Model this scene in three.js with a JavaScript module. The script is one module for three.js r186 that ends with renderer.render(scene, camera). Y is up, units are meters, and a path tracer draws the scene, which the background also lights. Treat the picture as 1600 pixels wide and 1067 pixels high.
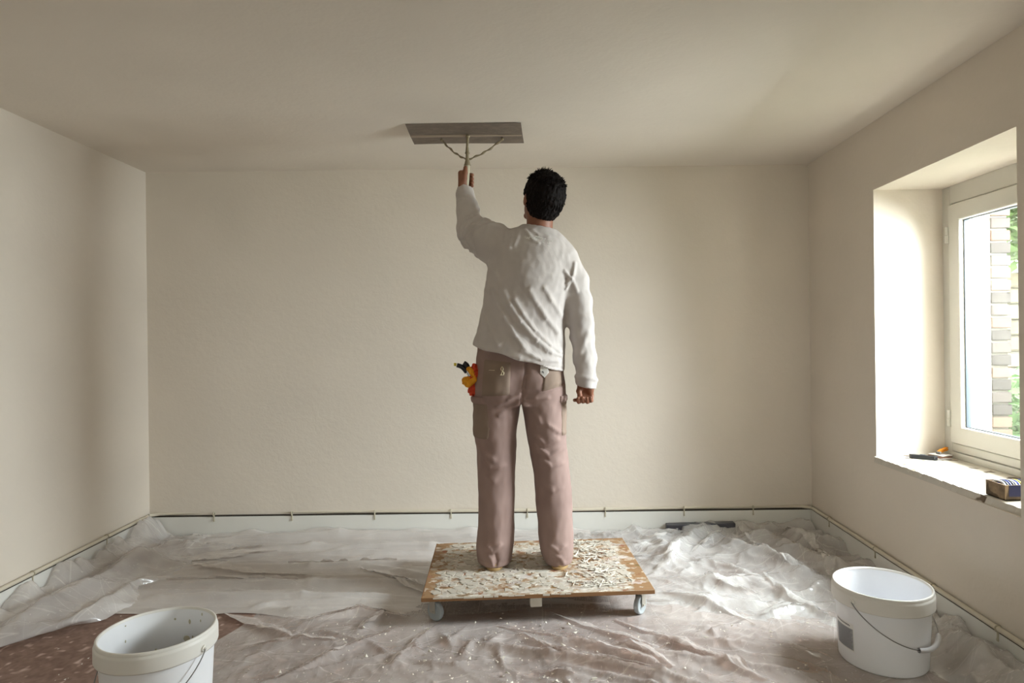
import * as THREE from 'three';
import { RoundedBoxGeometry } from 'three/addons/geometries/RoundedBoxGeometry.js';
import { mergeGeometries, mergeVertices, toCreasedNormals } from 'three/addons/utils/BufferGeometryUtils.js';
import { RectAreaLightUniformsLib } from 'three/addons/lights/RectAreaLightUniformsLib.js';
import { createNoise3D, createNoise2D } from 'simplex-noise';

// ------------------------------------------------------------------ camera, sky, daylight, exposure
const scene = new THREE.Scene();
const camera = new THREE.PerspectiveCamera(2 * Math.atan(533.5 / 1000) * 180 / Math.PI, 1600 / 1067, 0.05, 200);
camera.position.set(0, 1.232, 0);
camera.rotation.z = -0.0122;
camera.setViewOffset(1600, 1067, -32, 9.5, 1600, 1067);
scene.add(camera);
const renderer = new THREE.WebGLRenderer({ antialias: true });
renderer.toneMapping = THREE.LinearToneMapping;
renderer.toneMappingExposure = 3.7;
renderer.shadowMap.enabled = true;
RectAreaLightUniformsLib.init();
{ // overcast sky, brighter towards the zenith
  const w = 64, h = 32, data = new Float32Array(w * h * 4);
  for (let j = 0; j < h; j++) for (let i = 0; i < w; i++) {
    const s = Math.max(0, Math.sin(((j + 0.5) / h - 0.5) * Math.PI)), l = (1 + 2 * s) / 3 * 2.8;
    data.set([l * 0.97, l * 1.0, l * 1.05, 1], (j * w + i) * 4);
  }
  const sky = new THREE.DataTexture(data, w, h, THREE.RGBAFormat, THREE.FloatType);
  sky.mapping = THREE.EquirectangularReflectionMapping; sky.magFilter = THREE.LinearFilter; sky.needsUpdate = true;
  scene.background = sky;
}
function daylight(x, y, z, tx, ty, tz, w, h, intensity, color) {   // the sky's light at a window opening
  const l = new THREE.RectAreaLight(color, intensity, w, h);
  l.position.set(x, y, z); l.lookAt(tx, ty, tz); scene.add(l);
}
daylight(2.76, 1.72, -2.52, 1.2, 0.72, -2.64, 0.86, 1.2, 26, 0xf5f6ff);
daylight(0.0, 1.6, 2.68, 0.05, 1.1, -3.0, 1.5, 1.4, 1.6, 0xfff0de);  // fill light at the window added behind the camera

// ------------------------------------------------------------------ helpers
let seed = 7;
const rnd = () => { seed = (seed + 0x6d2b79f5) | 0; let t = Math.imul(seed ^ (seed >>> 15), 1 | seed); t = (t + Math.imul(t ^ (t >>> 7), 61 | t)) ^ t; return ((t ^ (t >>> 14)) >>> 0) / 4294967296; };
const rr = (a, b) => a + (b - a) * rnd();
const n3 = createNoise3D(rnd), n2 = createNoise2D(rnd);
const { clamp, lerp, smoothstep } = THREE.MathUtils;
const V = (x, y, z) => new THREE.Vector3(x, y, z);
const used = {};
const numbered = (n) => { used[n] = (used[n] ?? -1) + 1; return used[n] ? n + '_' + String(used[n]).padStart(3, '0') : n; };
function tag(o, label, category, group, kind) {
  if (label) o.userData.label = label;
  if (category) o.userData.category = category;
  if (group) o.userData.group = group;
  if (kind) o.userData.kind = kind;
  return o;
}
function thing(name, label, category, p = [0, 0, 0], turn = 0, group) {
  const o = new THREE.Group(); o.name = numbered(name); o.position.set(...p); o.rotation.y = turn; scene.add(o);
  return tag(o, label, category, group);
}
function clean(list) {
  return list.map((g) => { const c = g.index ? g.toNonIndexed() : g.clone(); for (const k of Object.keys(c.attributes)) if (!['position', 'normal', 'uv'].includes(k)) c.deleteAttribute(k);
    if (!c.attributes.normal) c.computeVertexNormals();
    if (!c.attributes.uv) c.setAttribute('uv', new THREE.BufferAttribute(new Float32Array(c.attributes.position.count * 2), 2)); return c; });
}
const join = (list) => list.length === 1 ? list[0] : mergeGeometries(clean(list));
function mesh(name, geos, mat, parent) {
  const m = new THREE.Mesh(Array.isArray(geos) ? join(geos) : geos, mat);
  m.castShadow = m.receiveShadow = true;
  m.name = parent ? name : numbered(name);
  (parent ?? scene).add(m);
  return m;
}
const struct = (name, geos, mat, parent) => { const m = mesh(name, geos, mat, parent); if (!parent) m.userData.kind = 'structure'; return m; };
const box = (x0, x1, y0, y1, z0, z1, r = 0) => {
  const g = r ? new RoundedBoxGeometry(x1 - x0, y1 - y0, z1 - z0, 2, r) : new THREE.BoxGeometry(x1 - x0, y1 - y0, z1 - z0);
  return g.translate((x0 + x1) / 2, (y0 + y1) / 2, (z0 + z1) / 2);
};
const tube = (pts, r, seg = 40, rs = 8, closed = false) => new THREE.TubeGeometry(new THREE.CatmullRomCurve3(pts.map((p) => V(...p)), closed), seg, r, rs, closed);
function rod(a, b, r0, r1 = r0, seg = 16) {
  const A = V(...a), B = V(...b), d = B.clone().sub(A);
  const g = new THREE.CylinderGeometry(r1, r0, d.length(), seg);
  g.applyQuaternion(new THREE.Quaternion().setFromUnitVectors(V(0, 1, 0), d.clone().normalize()));
  return g.translate((A.x + B.x) / 2, (A.y + B.y) / 2, (A.z + B.z) / 2);
}
function lathe(profile, seg = 72) { return new THREE.LatheGeometry(profile.map((p) => new THREE.Vector2(...p)), seg); }
function texture(w, h, fn, srgb = true, repeat = 1) {
  const d = new Uint8Array(w * h * 4);
  for (let j = 0; j < h; j++) for (let i = 0; i < w; i++) { const c = fn(i / w, j / h); d.set([clamp(c[0], 0, 255), clamp(c[1], 0, 255), clamp(c[2], 0, 255), 255], (j * w + i) * 4); }
  const t = new THREE.DataTexture(d, w, h); t.wrapS = t.wrapT = THREE.RepeatWrapping; t.magFilter = THREE.LinearFilter;
  if (srgb) t.colorSpace = THREE.SRGBColorSpace;
  t.repeat.set(repeat, repeat); t.needsUpdate = true; return t;
}
// tileable value noise on the unit square with f cells a side
const hash = (i, j, s) => { let t = Math.imul(i * 374761393 + j * 668265263 + s * 362437 | 0, 1274126177); t = Math.imul(t ^ (t >>> 13), 1274126177); return ((t ^ (t >>> 16)) >>> 0) / 2147483648 - 1; };
const tn = (u, v, f, s = 0) => { const x = u * f, y = v * f, i = Math.floor(x), j = Math.floor(y), a = x - i, b = y - j, p = a * a * (3 - 2 * a), q = b * b * (3 - 2 * b), m = (k) => ((k % f) + f) % f;
  return lerp(lerp(hash(m(i), m(j), s), hash(m(i + 1), m(j), s), p), lerp(hash(m(i), m(j + 1), s), hash(m(i + 1), m(j + 1), s), p), q); };
const std = (color, roughness = 0.8, more = {}) => new THREE.MeshStandardMaterial({ color, roughness, ...more });

// ------------------------------------------------------------------ materials
const plasterBump = texture(512, 512, (u, v) => { const a = tn(u, v, 120) * 0.3 + tn(u, v, 48, 3) * 0.35 + tn(u, v, 20, 5) * 0.35; const g = 128 + 110 * a; return [g, g, g]; }, false);
const plasterTone = texture(256, 256, (u, v) => { const a = tn(u, v, 5, 1) * 4 + tn(u, v, 16, 2) * 2.5; return [247 + a, 246 + a, 244 + a]; });
const big = plasterTone.clone(); big.repeat.set(0.3, 0.3); big.needsUpdate = true;
const M = {
  wall: std(0xe7ddd1, 0.88, { bumpMap: plasterBump, bumpScale: 0.0012, map: big }),
  ceiling: std(0xf0e7dc, 0.92, { bumpMap: plasterBump, bumpScale: 0.001, map: big }),
  skirting: std(0xe0ded8, 0.6),
  pipe: std(0xd3c9b7, 0.5),
  clip: std(0xb9b09a, 0.5),
  frame: std(0xd4d0c6, 0.4),
  sill: std(0xd2ccc2, 0.75, { map: texture(512, 512, (u, v) => { const a = tn(u, v, 7, 3) * 0.6 + tn(u, v, 23, 4) * 0.5 + tn(u, v, 60, 5) * 0.3, k = smoothstep(a, 0.55, 0.75); return [lerp(246, 128, k), lerp(244, 112, k), lerp(240, 96, k)]; }), bumpMap: plasterBump, bumpScale: 0.004 }),
  steel: std(0x8d857b, 0.42, { metalness: 0.85 }),
  brass: std(0x90846c, 0.45, { metalness: 0.6 }),
  plastic: std(0xeeeef1, 0.42),
  plasticBand: std(0xe4e0d9, 0.45),
  plasticIn: std(0xe8e6e2, 0.5),
  wire: std(0x8b8a88, 0.4, { metalness: 0.7 }),
  dark: std(0x17171a, 0.5),
};

// ------------------------------------------------------------------ room shell. Depth runs along -z; the side walls are a little out of square
const LX = (d) => -2.406 - 0.032 * (d - 4), RX = (d) => 1.647 + 0.022 * d;   // inner faces at depth d
const H = 2.28, BACK = 4.0, FRONT = -2.0;
const WY0 = 0.605, WY1 = 1.94, WD0 = 2.232, WD1 = 3.209;                     // window recess: sill, soffit, near and far edge
function uvBox(g, s = 1) {   // uv in metres from the dominant axis of each face
  g = g.index ? g.toNonIndexed() : g; g.computeVertexNormals();
  const p = g.attributes.position, n = g.attributes.normal, uv = new Float32Array(p.count * 2);
  for (let i = 0; i < p.count; i++) { const a = Math.abs(n.getX(i)), b = Math.abs(n.getY(i)), c = Math.abs(n.getZ(i));
    uv[2 * i] = (a > b && a > c ? p.getZ(i) : p.getX(i)) * s; uv[2 * i + 1] = (b > a && b > c ? p.getZ(i) : p.getY(i)) * s; }
  g.setAttribute('uv', new THREE.BufferAttribute(uv, 2)); return g;
}
const floorTex = texture(512, 512, (u, v) => { const a = tn(u, v, 8, 1) * 10 + tn(u, v, 40, 2) * 8 + tn(u, v, 120, 4) * 9, d = Math.max(0, tn(u, v, 60, 9) - 0.55) * 160; return [134 + a + d, 108 + a + d, 96 + a + d]; });
floorTex.repeat.set(0.7, 0.7);
struct('floor', uvBox(box(-2.8, 2.4, -0.2, 0, -4.3, 2.6)), std(0xffffff, 0.9, { map: floorTex }));
struct('ceiling', uvBox(box(-2.8, 2.4, H, H + 0.2, -4.3, 2.6)), M.ceiling);
struct('wall_back', uvBox(box(-2.8, 2.4, 0, H, -4.3, -BACK)), M.wall);
function prism(pts, y0, y1) {   // plan outline [x, depth] raised from y0 to y1
  const s = new THREE.Shape(pts.map(([x, d]) => new THREE.Vector2(x, d)));
  return new THREE.ExtrudeGeometry(s, { depth: y1 - y0, bevelEnabled: false }).rotateX(-Math.PI / 2).translate(0, y0, 0);
}
struct('wall_left', uvBox(prism([[LX(FRONT), FRONT], [LX(BACK), BACK], [-2.75, BACK], [-2.75, FRONT]], 0, H)), M.wall);
{ // right wall with the window recess
  const slope = Math.atan(0.022), o = new THREE.Shape([[FRONT, 0], [BACK + 0.1, 0], [BACK + 0.1, H], [FRONT, H]].map((p) => new THREE.Vector2(...p)));
  o.holes.push(new THREE.Path([[WD0, WY0 - 0.03], [WD0, WY1], [WD1, WY1], [WD1, WY0 - 0.03]].map((p) => new THREE.Vector2(...p))));
  const g = new THREE.ExtrudeGeometry(o, { depth: 0.58, bevelEnabled: false });   // x = depth, y up, z = thickness
  const p = g.attributes.position;
  for (let i = 0; i < p.count; i++) { const d = p.getX(i), y = p.getY(i), t = p.getZ(i); p.setXYZ(i, RX(d) + t, y, -d); }
  const m = struct('wall_right', uvBox(g), M.wall);
  if (m) m.material.side = THREE.DoubleSide;
}
{ // wall behind the camera, with an unseen deep window added to fill the room with light
  const g = [box(-2.8, -0.75, 0, H, 2, 2.6), box(0.75, 2.4, 0, H, 2, 2.6), box(-0.75, 0.75, 0, 0.75, 2, 2.6), box(-0.75, 0.75, 2.05, H, 2, 2.6)];
  struct('wall_front', uvBox(join(g)), std(0x94877b, 0.95, { bumpMap: plasterBump, bumpScale: 0.002 }));
  const w2 = struct('added_window_2', [box(-0.75, -0.67, 0.75, 2.05, 2.5, 2.57), box(0.67, 0.75, 0.75, 2.05, 2.5, 2.57), box(-0.67, 0.67, 0.75, 0.83, 2.5, 2.57), box(-0.67, 0.67, 1.97, 2.05, 2.5, 2.57), box(-0.04, 0.04, 0.83, 1.97, 2.5, 2.57)], M.frame);
  for (const x of [-0.355, 0.355]) mesh('pane', box(x - 0.32, x + 0.32, 0.825, 1.975, 2.532, 2.536), new THREE.MeshPhysicalMaterial({ color: 0xf6fbf8, transmission: 1, roughness: 0, thickness: 0 }), w2);
}

// skirting boards: back, left, right; top edge just under the heating pipe
const SK = 0.128;
struct('baseboard_back', box(LX(BACK) + 0.004, RX(BACK) - 0.004, 0, SK, -BACK, -BACK + 0.016, 0.004), M.skirting);
struct('baseboard_left', prism([[LX(FRONT), FRONT], [LX(BACK), BACK], [LX(BACK) + 0.016, BACK], [LX(FRONT) + 0.016, FRONT]], 0, SK), M.skirting);
struct('baseboard_right', prism([[RX(FRONT), FRONT], [RX(FRONT) - 0.016, FRONT], [RX(BACK) - 0.016, BACK], [RX(BACK), BACK]], 0, SK), M.skirting);
{ // painted heating pipe that runs round the room above the skirting, with its clips
  const py = SK + 0.0165, r = 0.0098, o = 0.0165;
  struct('shade_strip_1', [box(LX(BACK) + 0.003, RX(BACK) - 0.003, SK - 0.004, SK + 0.007, -BACK, -BACK + 0.0142), prism([[LX(FRONT), FRONT], [LX(BACK), BACK], [LX(BACK) + 0.0142, BACK], [LX(FRONT) + 0.0142, FRONT]], SK - 0.004, SK + 0.007), prism([[RX(FRONT), FRONT], [RX(FRONT) - 0.0142, FRONT], [RX(BACK) - 0.0142, BACK], [RX(BACK), BACK]], SK - 0.004, SK + 0.007)], std(0x3a332b, 0.9));   // dark strip painted as the shade in the gap below the pipe
  const t = thing('heating_pipe', 'thin cream painted heating pipe running along the walls just above the white skirting', 'pipe', [0, 0, 0]);
  mesh('pipe_run', tube([[LX(FRONT) + o, py, -FRONT], [LX(1) + o, py, -1], [LX(BACK - 0.05) + o, py, -BACK + 0.05]], r, 30, 12), M.pipe, t);
  mesh('pipe_run', tube([[LX(BACK) + o, py, -BACK + o + 0.02], [LX(BACK) + o + 0.01, py, -BACK + o], [0, py, -BACK + o], [RX(BACK) - o - 0.01, py, -BACK + o], [RX(BACK) - o, py, -BACK + o + 0.02]], r, 60, 12), M.pipe, t);
  mesh('pipe_run', tube([[RX(FRONT) - o, py, -FRONT], [RX(1) - o, py, -1], [RX(BACK - 0.05) - o, py, -BACK + 0.05]], r, 30, 12), M.pipe, t);
  const ring = join([new THREE.TorusGeometry(r + 0.002, 0.0028, 6, 16).rotateY(Math.PI / 2), box(-0.003, 0.003, -0.04, -0.01, -0.002, 0.003), box(-0.004, 0.004, -0.046, -0.036, -0.003, 0.004)]);
  for (const x of [-1.995, -1.51, -0.995, -0.52, -0.045, 0.44, 0.93, 1.36]) { const c = mesh('clip', ring, M.clip, t); c.position.set(x, py, -BACK + o + 0.001); }
  for (const d of [2.45, 3.0, 3.55]) { const c = mesh('clip', ring, M.clip, t); c.position.set(LX(d) + o, py, -d); c.rotation.y = Math.PI / 2; }
  for (const d of [2.33, 2.72, 3.2, 3.72]) { const c = mesh('clip', ring, M.clip, t); c.position.set(RX(d) - o, py, -d); c.rotation.y = -Math.PI / 2; }
}

// ------------------------------------------------------------------ window in the right wall
struct('window_sill', (() => { // plastered ledge with a chipped front edge
  const g = new THREE.BoxGeometry(0.36, 0.03, WD1 - WD0, 14, 1, 60), p = g.attributes.position;
  for (let i = 0; i < p.count; i++) { let x = p.getX(i), y = p.getY(i), z = p.getZ(i);
    if (x < -0.17 && y > 0) { const c = Math.max(0, n2(z * 22, 3)) * 0.006 + Math.max(0, n2(z * 70, 8)) * 0.004; x += c; y -= c * 0.9; }
    if (y > 0) y += n2(x * 25, z * 25) * 0.0012;
    p.setXYZ(i, x, y, z); }
  g.computeVertexNormals(); const d = (WD0 + WD1) / 2; g.translate(RX(d) + 0.179, WY0 - 0.015, -d); return uvBox(g); })(), M.sill);
{
  const w = new THREE.Group(); w.name = 'window_1'; w.userData.kind = 'structure'; scene.add(w);
  const fx = 2.062, d0 = WD0 - 0.02, d1 = WD1 + 0.004;   // frame plane
  const bar = (a, b, y0, y1, x0, x1, r = 0.006) => box(x0, x1, y0, y1, -b, -a, r);
  mesh('window_frame', [bar(d1 - 0.062, d1, WY0, WY1, fx, fx + 0.07), bar(d0, d0 + 0.062, WY0, WY1, fx, fx + 0.07), bar(d0 + 0.06, d1 - 0.06, WY1 - 0.09, WY1 + 0.002, fx + 0.0004, fx + 0.0694), bar(d0 + 0.06, d1 - 0.06, WY0 - 0.002, WY0 + 0.031, fx - 0.005, fx + 0.0691), bar(d0 + 0.06, d1 - 0.06, WY0 + 0.034, WY0 + 0.073, fx + 0.0006, fx + 0.0688), bar(d0 + 0.03, d1 - 0.03, WY0 - 0.01, WY0 + 0.06, fx + 0.013, fx + 0.067, 0), bar(d0 + 0.03, d1 - 0.03, WY1 - 0.06, WY1 + 0.01, fx + 0.014, fx + 0.066, 0)], M.frame, w);
  const s0 = d0 + 0.064, s1 = d1 - 0.064, t0 = WY0 + 0.076, t1 = WY1 - 0.093;
  const sash = mesh('sash', [bar(s1 - 0.078, s1, t0, t1, fx - 0.012, fx + 0.06, 0.008), bar(s0, s0 + 0.078, t0, t1, fx - 0.012, fx + 0.06, 0.008), bar(s0, s1, t0, t0 + 0.084, fx - 0.0121, fx + 0.0601, 0.008), bar(s0, s1, t1 - 0.084, t1, fx - 0.0121, fx + 0.0601, 0.008)], M.frame, w);
  const glass = new THREE.MeshPhysicalMaterial({ color: 0xf6fbf8, transmission: 1, roughness: 0, thickness: 0, ior: 1.5 });
  mesh('pane', bar(s0 + 0.07, s1 - 0.07, t0 + 0.078, t1 - 0.078, fx + 0.022, fx + 0.026, 0), glass, sash);
  mesh('glazing_seal', [bar(s1 - 0.084, s1 - 0.077, t0 + 0.08, t1 - 0.08, fx + 0.012, fx + 0.034, 0), bar(s0 + 0.08, s1 - 0.08, t0 + 0.083, t0 + 0.088, fx + 0.012, fx + 0.034, 0), bar(s0 + 0.08, s1 - 0.08, t1 - 0.088, t1 - 0.083, fx + 0.012, fx + 0.034, 0)], std(0x4a5258, 0.5), sash);
  for (const y of [0.8, 1.7]) { const h = mesh('hinge', [rod([fx - 0.016, y - 0.04, -(s1 + 0.004)], [fx - 0.016, y - 0.001, -(s1 + 0.004)], 0.0095), rod([fx - 0.016, y + 0.001, -(s1 + 0.004)], [fx - 0.016, y + 0.04, -(s1 + 0.004)], 0.0095), box(fx - 0.01, fx + 0.004, y - 0.03, y + 0.03, -(s1 + 0.012), -(s1 - 0.004))], M.frame, w); }
}

// ------------------------------------------------------------------ outside the window
struct('ground_outside', box(-30, 40, -0.5, -0.3, -40, 30), std(0x8b8f78, 0.95));
{ // outer brick leaf: mortar core and single bricks along the reveal
  const bx = 2.302;
  const o = new THREE.Shape([[FRONT, -0.3], [BACK + 0.4, -0.3], [BACK + 0.4, 2.7], [FRONT, 2.7]].map((p) => new THREE.Vector2(...p)));
  o.holes.push(new THREE.Path([[WD0 - 0.06, 0.5], [WD0 - 0.06, 1.98], [WD1 + 0.012, 1.98], [WD1 + 0.012, 0.5]].map((p) => new THREE.Vector2(...p))));
  const g = new THREE.ExtrudeGeometry(o, { depth: 0.085, bevelEnabled: false }), p = g.attributes.position;
  for (let i = 0; i < p.count; i++) { const d = p.getX(i), y = p.getY(i), t = p.getZ(i); p.setXYZ(i, bx + 0.004 + t, y, -d); }
  g.computeVertexNormals();
  const w = struct('wall_outside', g, new THREE.MeshPhysicalMaterial({ color: 0x6a655d, roughness: 0.95, specularIntensity: 0.15 }));
  const geo = [0, 1, 2].map(() => { const b = new RoundedBoxGeometry(0.098, 0.052, 0.205, 2, 0.004), q = b.attributes.position; for (let i = 0; i < q.count; i++) q.setXYZ(i, q.getX(i) + rr(-1, 1) * 0.0008, q.getY(i) + rr(-1, 1) * 0.0008, q.getZ(i)); b.computeVertexNormals(); return b; });
  const tones = [0x3a3431, 0x523f36, 0x403a37, 0x58483e, 0x322e2c].map((c) => new THREE.MeshPhysicalMaterial({ color: c, roughness: 0.95, specularIntensity: 0.15 }));
  const order = [1, 4, 2, 4, 3, 3, 4, 2, 4, 3, 4, 2, 4, 1, 2, 4, 3, 3, 2, 4, 1, 2, 3, 4, 1];
  for (let k = 0; k < 25; k++) for (let j = 0; j < 2; j++) {
    const b = mesh('brick', geo[(k + j) % 3], tones[j ? (k * 3) % 5 : order[k]], w);
    b.position.set(bx + 0.049, 0.455 + k * 0.0625, -(WD1 + 0.1 + j * 0.215 - (k % 2) * 0.0 + rr(-0.002, 0.002)));
  }
}
{ // stepped garden wall of pale stone blocks, far behind the brick pier
  const w = struct('garden_wall', box(5.2, 9.8, -0.3, 1.95, -8.6, -8.3), std(0x9d978a, 0.95));
  const geo = [0, 1, 2].map((k) => { const b = new RoundedBoxGeometry(0.52, 0.19, 0.1, 2, 0.02), q = b.attributes.position; for (let i = 0; i < q.count; i++) q.setXYZ(i, q.getX(i) + n3(i, k, 1) * 0.004, q.getY(i) + n3(i, k, 5) * 0.004, q.getZ(i) + n3(i, k, 9) * 0.006); b.computeVertexNormals(); return b; });
  const tones = [0xcfc3ae, 0xc1ad97, 0xb7a994, 0xd4cab8].map((c) => std(c, 0.95));
  for (let r = 0; r < 11; r++) for (let k = 0; k < 8; k++) { const b = mesh('stone', geo[(r + k) % 3], tones[(r * 5 + k * 3) % 4], w); b.position.set(5.55 + k * 0.54 + (r % 2) * 0.22, -0.18 + r * 0.205, -8.27); }
}
function foliage(name, label, cat, c, size, count, leaf, color, stem) {
  const t = thing(name, label, cat, [c[0], -0.3, c[2]]);
  const pos = [], idx = [], q = new THREE.Quaternion(), e = new THREE.Euler(), v = V(0, 0, 0);
  for (let k = 0; k < count; k++) {
    const a = rr(0, 6.283), b = Math.acos(rr(-1, 1)), r = Math.cbrt(rnd()) * (0.8 + 0.25 * n3(a, b, 2));
    const x = Math.sin(b) * Math.cos(a) * r * size[0], y = Math.cos(b) * r * size[1] + c[1] + 0.3, z = Math.sin(b) * Math.sin(a) * r * size[2];
    q.setFromEuler(e.set(rr(-1, 1), rr(0, 6), rr(-1, 1))); const s = leaf * rr(0.7, 1.3), n = pos.length / 3;
    for (const [lx, ly, lz] of [[-0.5, 0, 0], [0, 0.12, -0.3], [0.5, 0, 0], [0, 0.12, 0.3]]) { v.set(lx * s, ly * s, lz * s).applyQuaternion(q); pos.push(x + v.x, y + v.y, z + v.z); }
    idx.push(n, n + 1, n + 2, n, n + 2, n + 3);
  }
  const g = new THREE.BufferGeometry(); g.setAttribute('position', new THREE.Float32BufferAttribute(pos, 3)); g.setIndex(idx); g.computeVertexNormals();
  const f = mesh('foliage', g, new THREE.MeshPhysicalMaterial({ color, roughness: 0.9, transmission: 0.35, thickness: 0, side: THREE.DoubleSide }), t); f.userData.kind = 'stuff';
  mesh('stem', rod([0, 0, 0], [0, c[1] + 0.3, 0], stem, stem * 0.6), std(0x5b4a3a, 0.9), t);
}
foliage('garden_tree', 'green tree crown showing through the top of the window pane beyond the bricks', 'tree', [6.2, 2.75, -8.0], [1.3, 0.9, 0.9], 2600, 0.16, 0x86a860, 0.09);
foliage('garden_shrub', 'green shrub showing low through the window pane beside the brick pier', 'shrub', [4.05, 0.35, -5.4], [0.55, 0.62, 0.5], 1500, 0.11, 0x6f9a58, 0.03);
// ------------------------------------------------------------------ signed distance fields and surface nets
const smin = (a, b, k) => { const h = Math.max(k - Math.abs(a - b), 0) / k; return Math.min(a, b) - h * h * k * 0.25; };
function cap(p, a, b, ra, rb) {   // tapered capsule
  const bx = b[0] - a[0], by = b[1] - a[1], bz = b[2] - a[2], px = p[0] - a[0], py = p[1] - a[1], pz = p[2] - a[2];
  const t = clamp((px * bx + py * by + pz * bz) / (bx * bx + by * by + bz * bz), 0, 1);
  return Math.hypot(px - bx * t, py - by * t, pz - bz * t) - (ra + (rb - ra) * t);
}
const ell = (p, c, r) => { const x = (p[0] - c[0]) / r[0], y = (p[1] - c[1]) / r[1], z = (p[2] - c[2]) / r[2], k = Math.hypot(x, y, z), k2 = Math.hypot(x / r[0], y / r[1], z / r[2]); return k2 < 1e-6 ? -Math.min(...r) : k * (k - 1) / k2; };
const rbox = (p, c, h, r) => { const x = Math.abs(p[0] - c[0]) - h[0] + r, y = Math.abs(p[1] - c[1]) - h[1] + r, z = Math.abs(p[2] - c[2]) - h[2] + r; return Math.hypot(Math.max(x, 0), Math.max(y, 0), Math.max(z, 0)) + Math.min(Math.max(x, y, z), 0) - r; };
function chain(p, pts, k = 0.006) { let d = 9; for (let i = 0; i + 1 < pts.length; i++) { const c = cap(p, pts[i], pts[i + 1], pts[i][3], pts[i + 1][3]); d = d > 8 ? c : smin(d, c, k); } return d; }
// an upright tube of elliptical sections, rows [y, cx, rx, cz, rz] from the top down
function column(rows) {
  const ys = rows.map((r) => r[0]);
  const at = (y) => { let i = 0; while (i < ys.length - 2 && y < ys[i + 1]) i++;
    const a = rows[i], b = rows[i + 1], pa = rows[Math.max(0, i - 1)], nb = rows[Math.min(rows.length - 1, i + 2)], t = clamp((y - a[0]) / (b[0] - a[0]), 0, 1), o = [];
    for (let c = 1; c < 5; c++) { const m0 = (b[c] - pa[c]) / (b[0] - pa[0] || 1) * (b[0] - a[0]), m1 = (nb[c] - a[c]) / (nb[0] - a[0] || 1) * (b[0] - a[0]), t2 = t * t, t3 = t2 * t; o.push((2 * t3 - 3 * t2 + 1) * a[c] + (t3 - 2 * t2 + t) * m0 + (-2 * t3 + 3 * t2) * b[c] + (t3 - t2) * m1); }
    return o; };
  const cache = new Map();
  return (p, cut = true) => { let o = cache.get(p[1]); if (!o) { o = at(p[1]); cache.set(p[1], o); }
    const k = Math.hypot((p[0] - o[0]) / o[1], (p[2] - o[2]) / o[3]), d = (k - 1) * Math.min(o[1], o[3]);
    return cut ? Math.max(d, ys[ys.length - 1] - p[1], p[1] - ys[0]) : d; };
}
function nets(f, lo, hi, cell) {   // naive surface nets
  const n = [0, 1, 2].map((i) => Math.ceil((hi[i] - lo[i]) / cell) + 1), [nx, ny, nz] = n, val = new Float32Array(nx * ny * nz), p = [0, 0, 0];
  for (let j = 0; j < ny; j++) { p[1] = lo[1] + j * cell; for (let k = 0; k < nz; k++) { p[2] = lo[2] + k * cell; for (let i = 0; i < nx; i++) { p[0] = lo[0] + i * cell; val[i + nx * (j + ny * k)] = f(p); } } }
  const id = new Int32Array(nx * ny * nz).fill(-1), pos = [], idx = [], at = (i, j, k) => val[i + nx * (j + ny * k)];
  for (let k = 0; k < nz - 1; k++) for (let j = 0; j < ny - 1; j++) for (let i = 0; i < nx - 1; i++) {
    let m = 0, s = [0, 0, 0], c = 0; const v = [];
    for (let q = 0; q < 8; q++) { v[q] = at(i + (q & 1), j + ((q >> 1) & 1), k + (q >> 2)); if (v[q] < 0) m |= 1 << q; }
    if (m === 0 || m === 255) continue;
    for (let q = 0; q < 8; q++) for (const b of [1, 2, 4]) { if (q & b) continue; const w = q | b; if ((v[q] < 0) === (v[w] < 0)) continue; const t = v[q] / (v[q] - v[w]); c++;
      s[0] += (q & 1) + (b === 1 ? t : 0); s[1] += ((q >> 1) & 1) + (b === 2 ? t : 0); s[2] += (q >> 2) + (b === 4 ? t : 0); }
    id[i + nx * (j + ny * k)] = pos.length / 3;
    pos.push(lo[0] + (i + s[0] / c) * cell, lo[1] + (j + s[1] / c) * cell, lo[2] + (k + s[2] / c) * cell);
  }
  const g3 = (i, j, k) => id[i + nx * (j + ny * k)];
  const quad = (a, b, c, d, flip) => flip ? idx.push(a, c, b, a, d, c) : idx.push(a, b, c, a, c, d);
  for (let k = 1; k < nz - 1; k++) for (let j = 1; j < ny - 1; j++) for (let i = 1; i < nx - 1; i++) {
    const a = at(i, j, k) < 0;
    if (a !== at(i + 1, j, k) < 0) quad(g3(i, j - 1, k - 1), g3(i, j, k - 1), g3(i, j, k), g3(i, j - 1, k), !a);
    if (a !== at(i, j + 1, k) < 0) quad(g3(i - 1, j, k - 1), g3(i - 1, j, k), g3(i, j, k), g3(i, j, k - 1), !a);
    if (a !== at(i, j, k + 1) < 0) quad(g3(i - 1, j - 1, k), g3(i, j - 1, k), g3(i, j, k), g3(i - 1, j, k), !a);
  }
  const g = new THREE.BufferGeometry(); g.setAttribute('position', new THREE.Float32BufferAttribute(pos, 3)); g.setIndex(idx); g.computeVertexNormals();
  const uv = new Float32Array(pos.length / 3 * 2); for (let i = 0; i < uv.length / 2; i++) { uv[2 * i] = pos[3 * i] + pos[3 * i + 2]; uv[2 * i + 1] = pos[3 * i + 1]; } g.setAttribute('uv', new THREE.BufferAttribute(uv, 2));
  return g;
}
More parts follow.
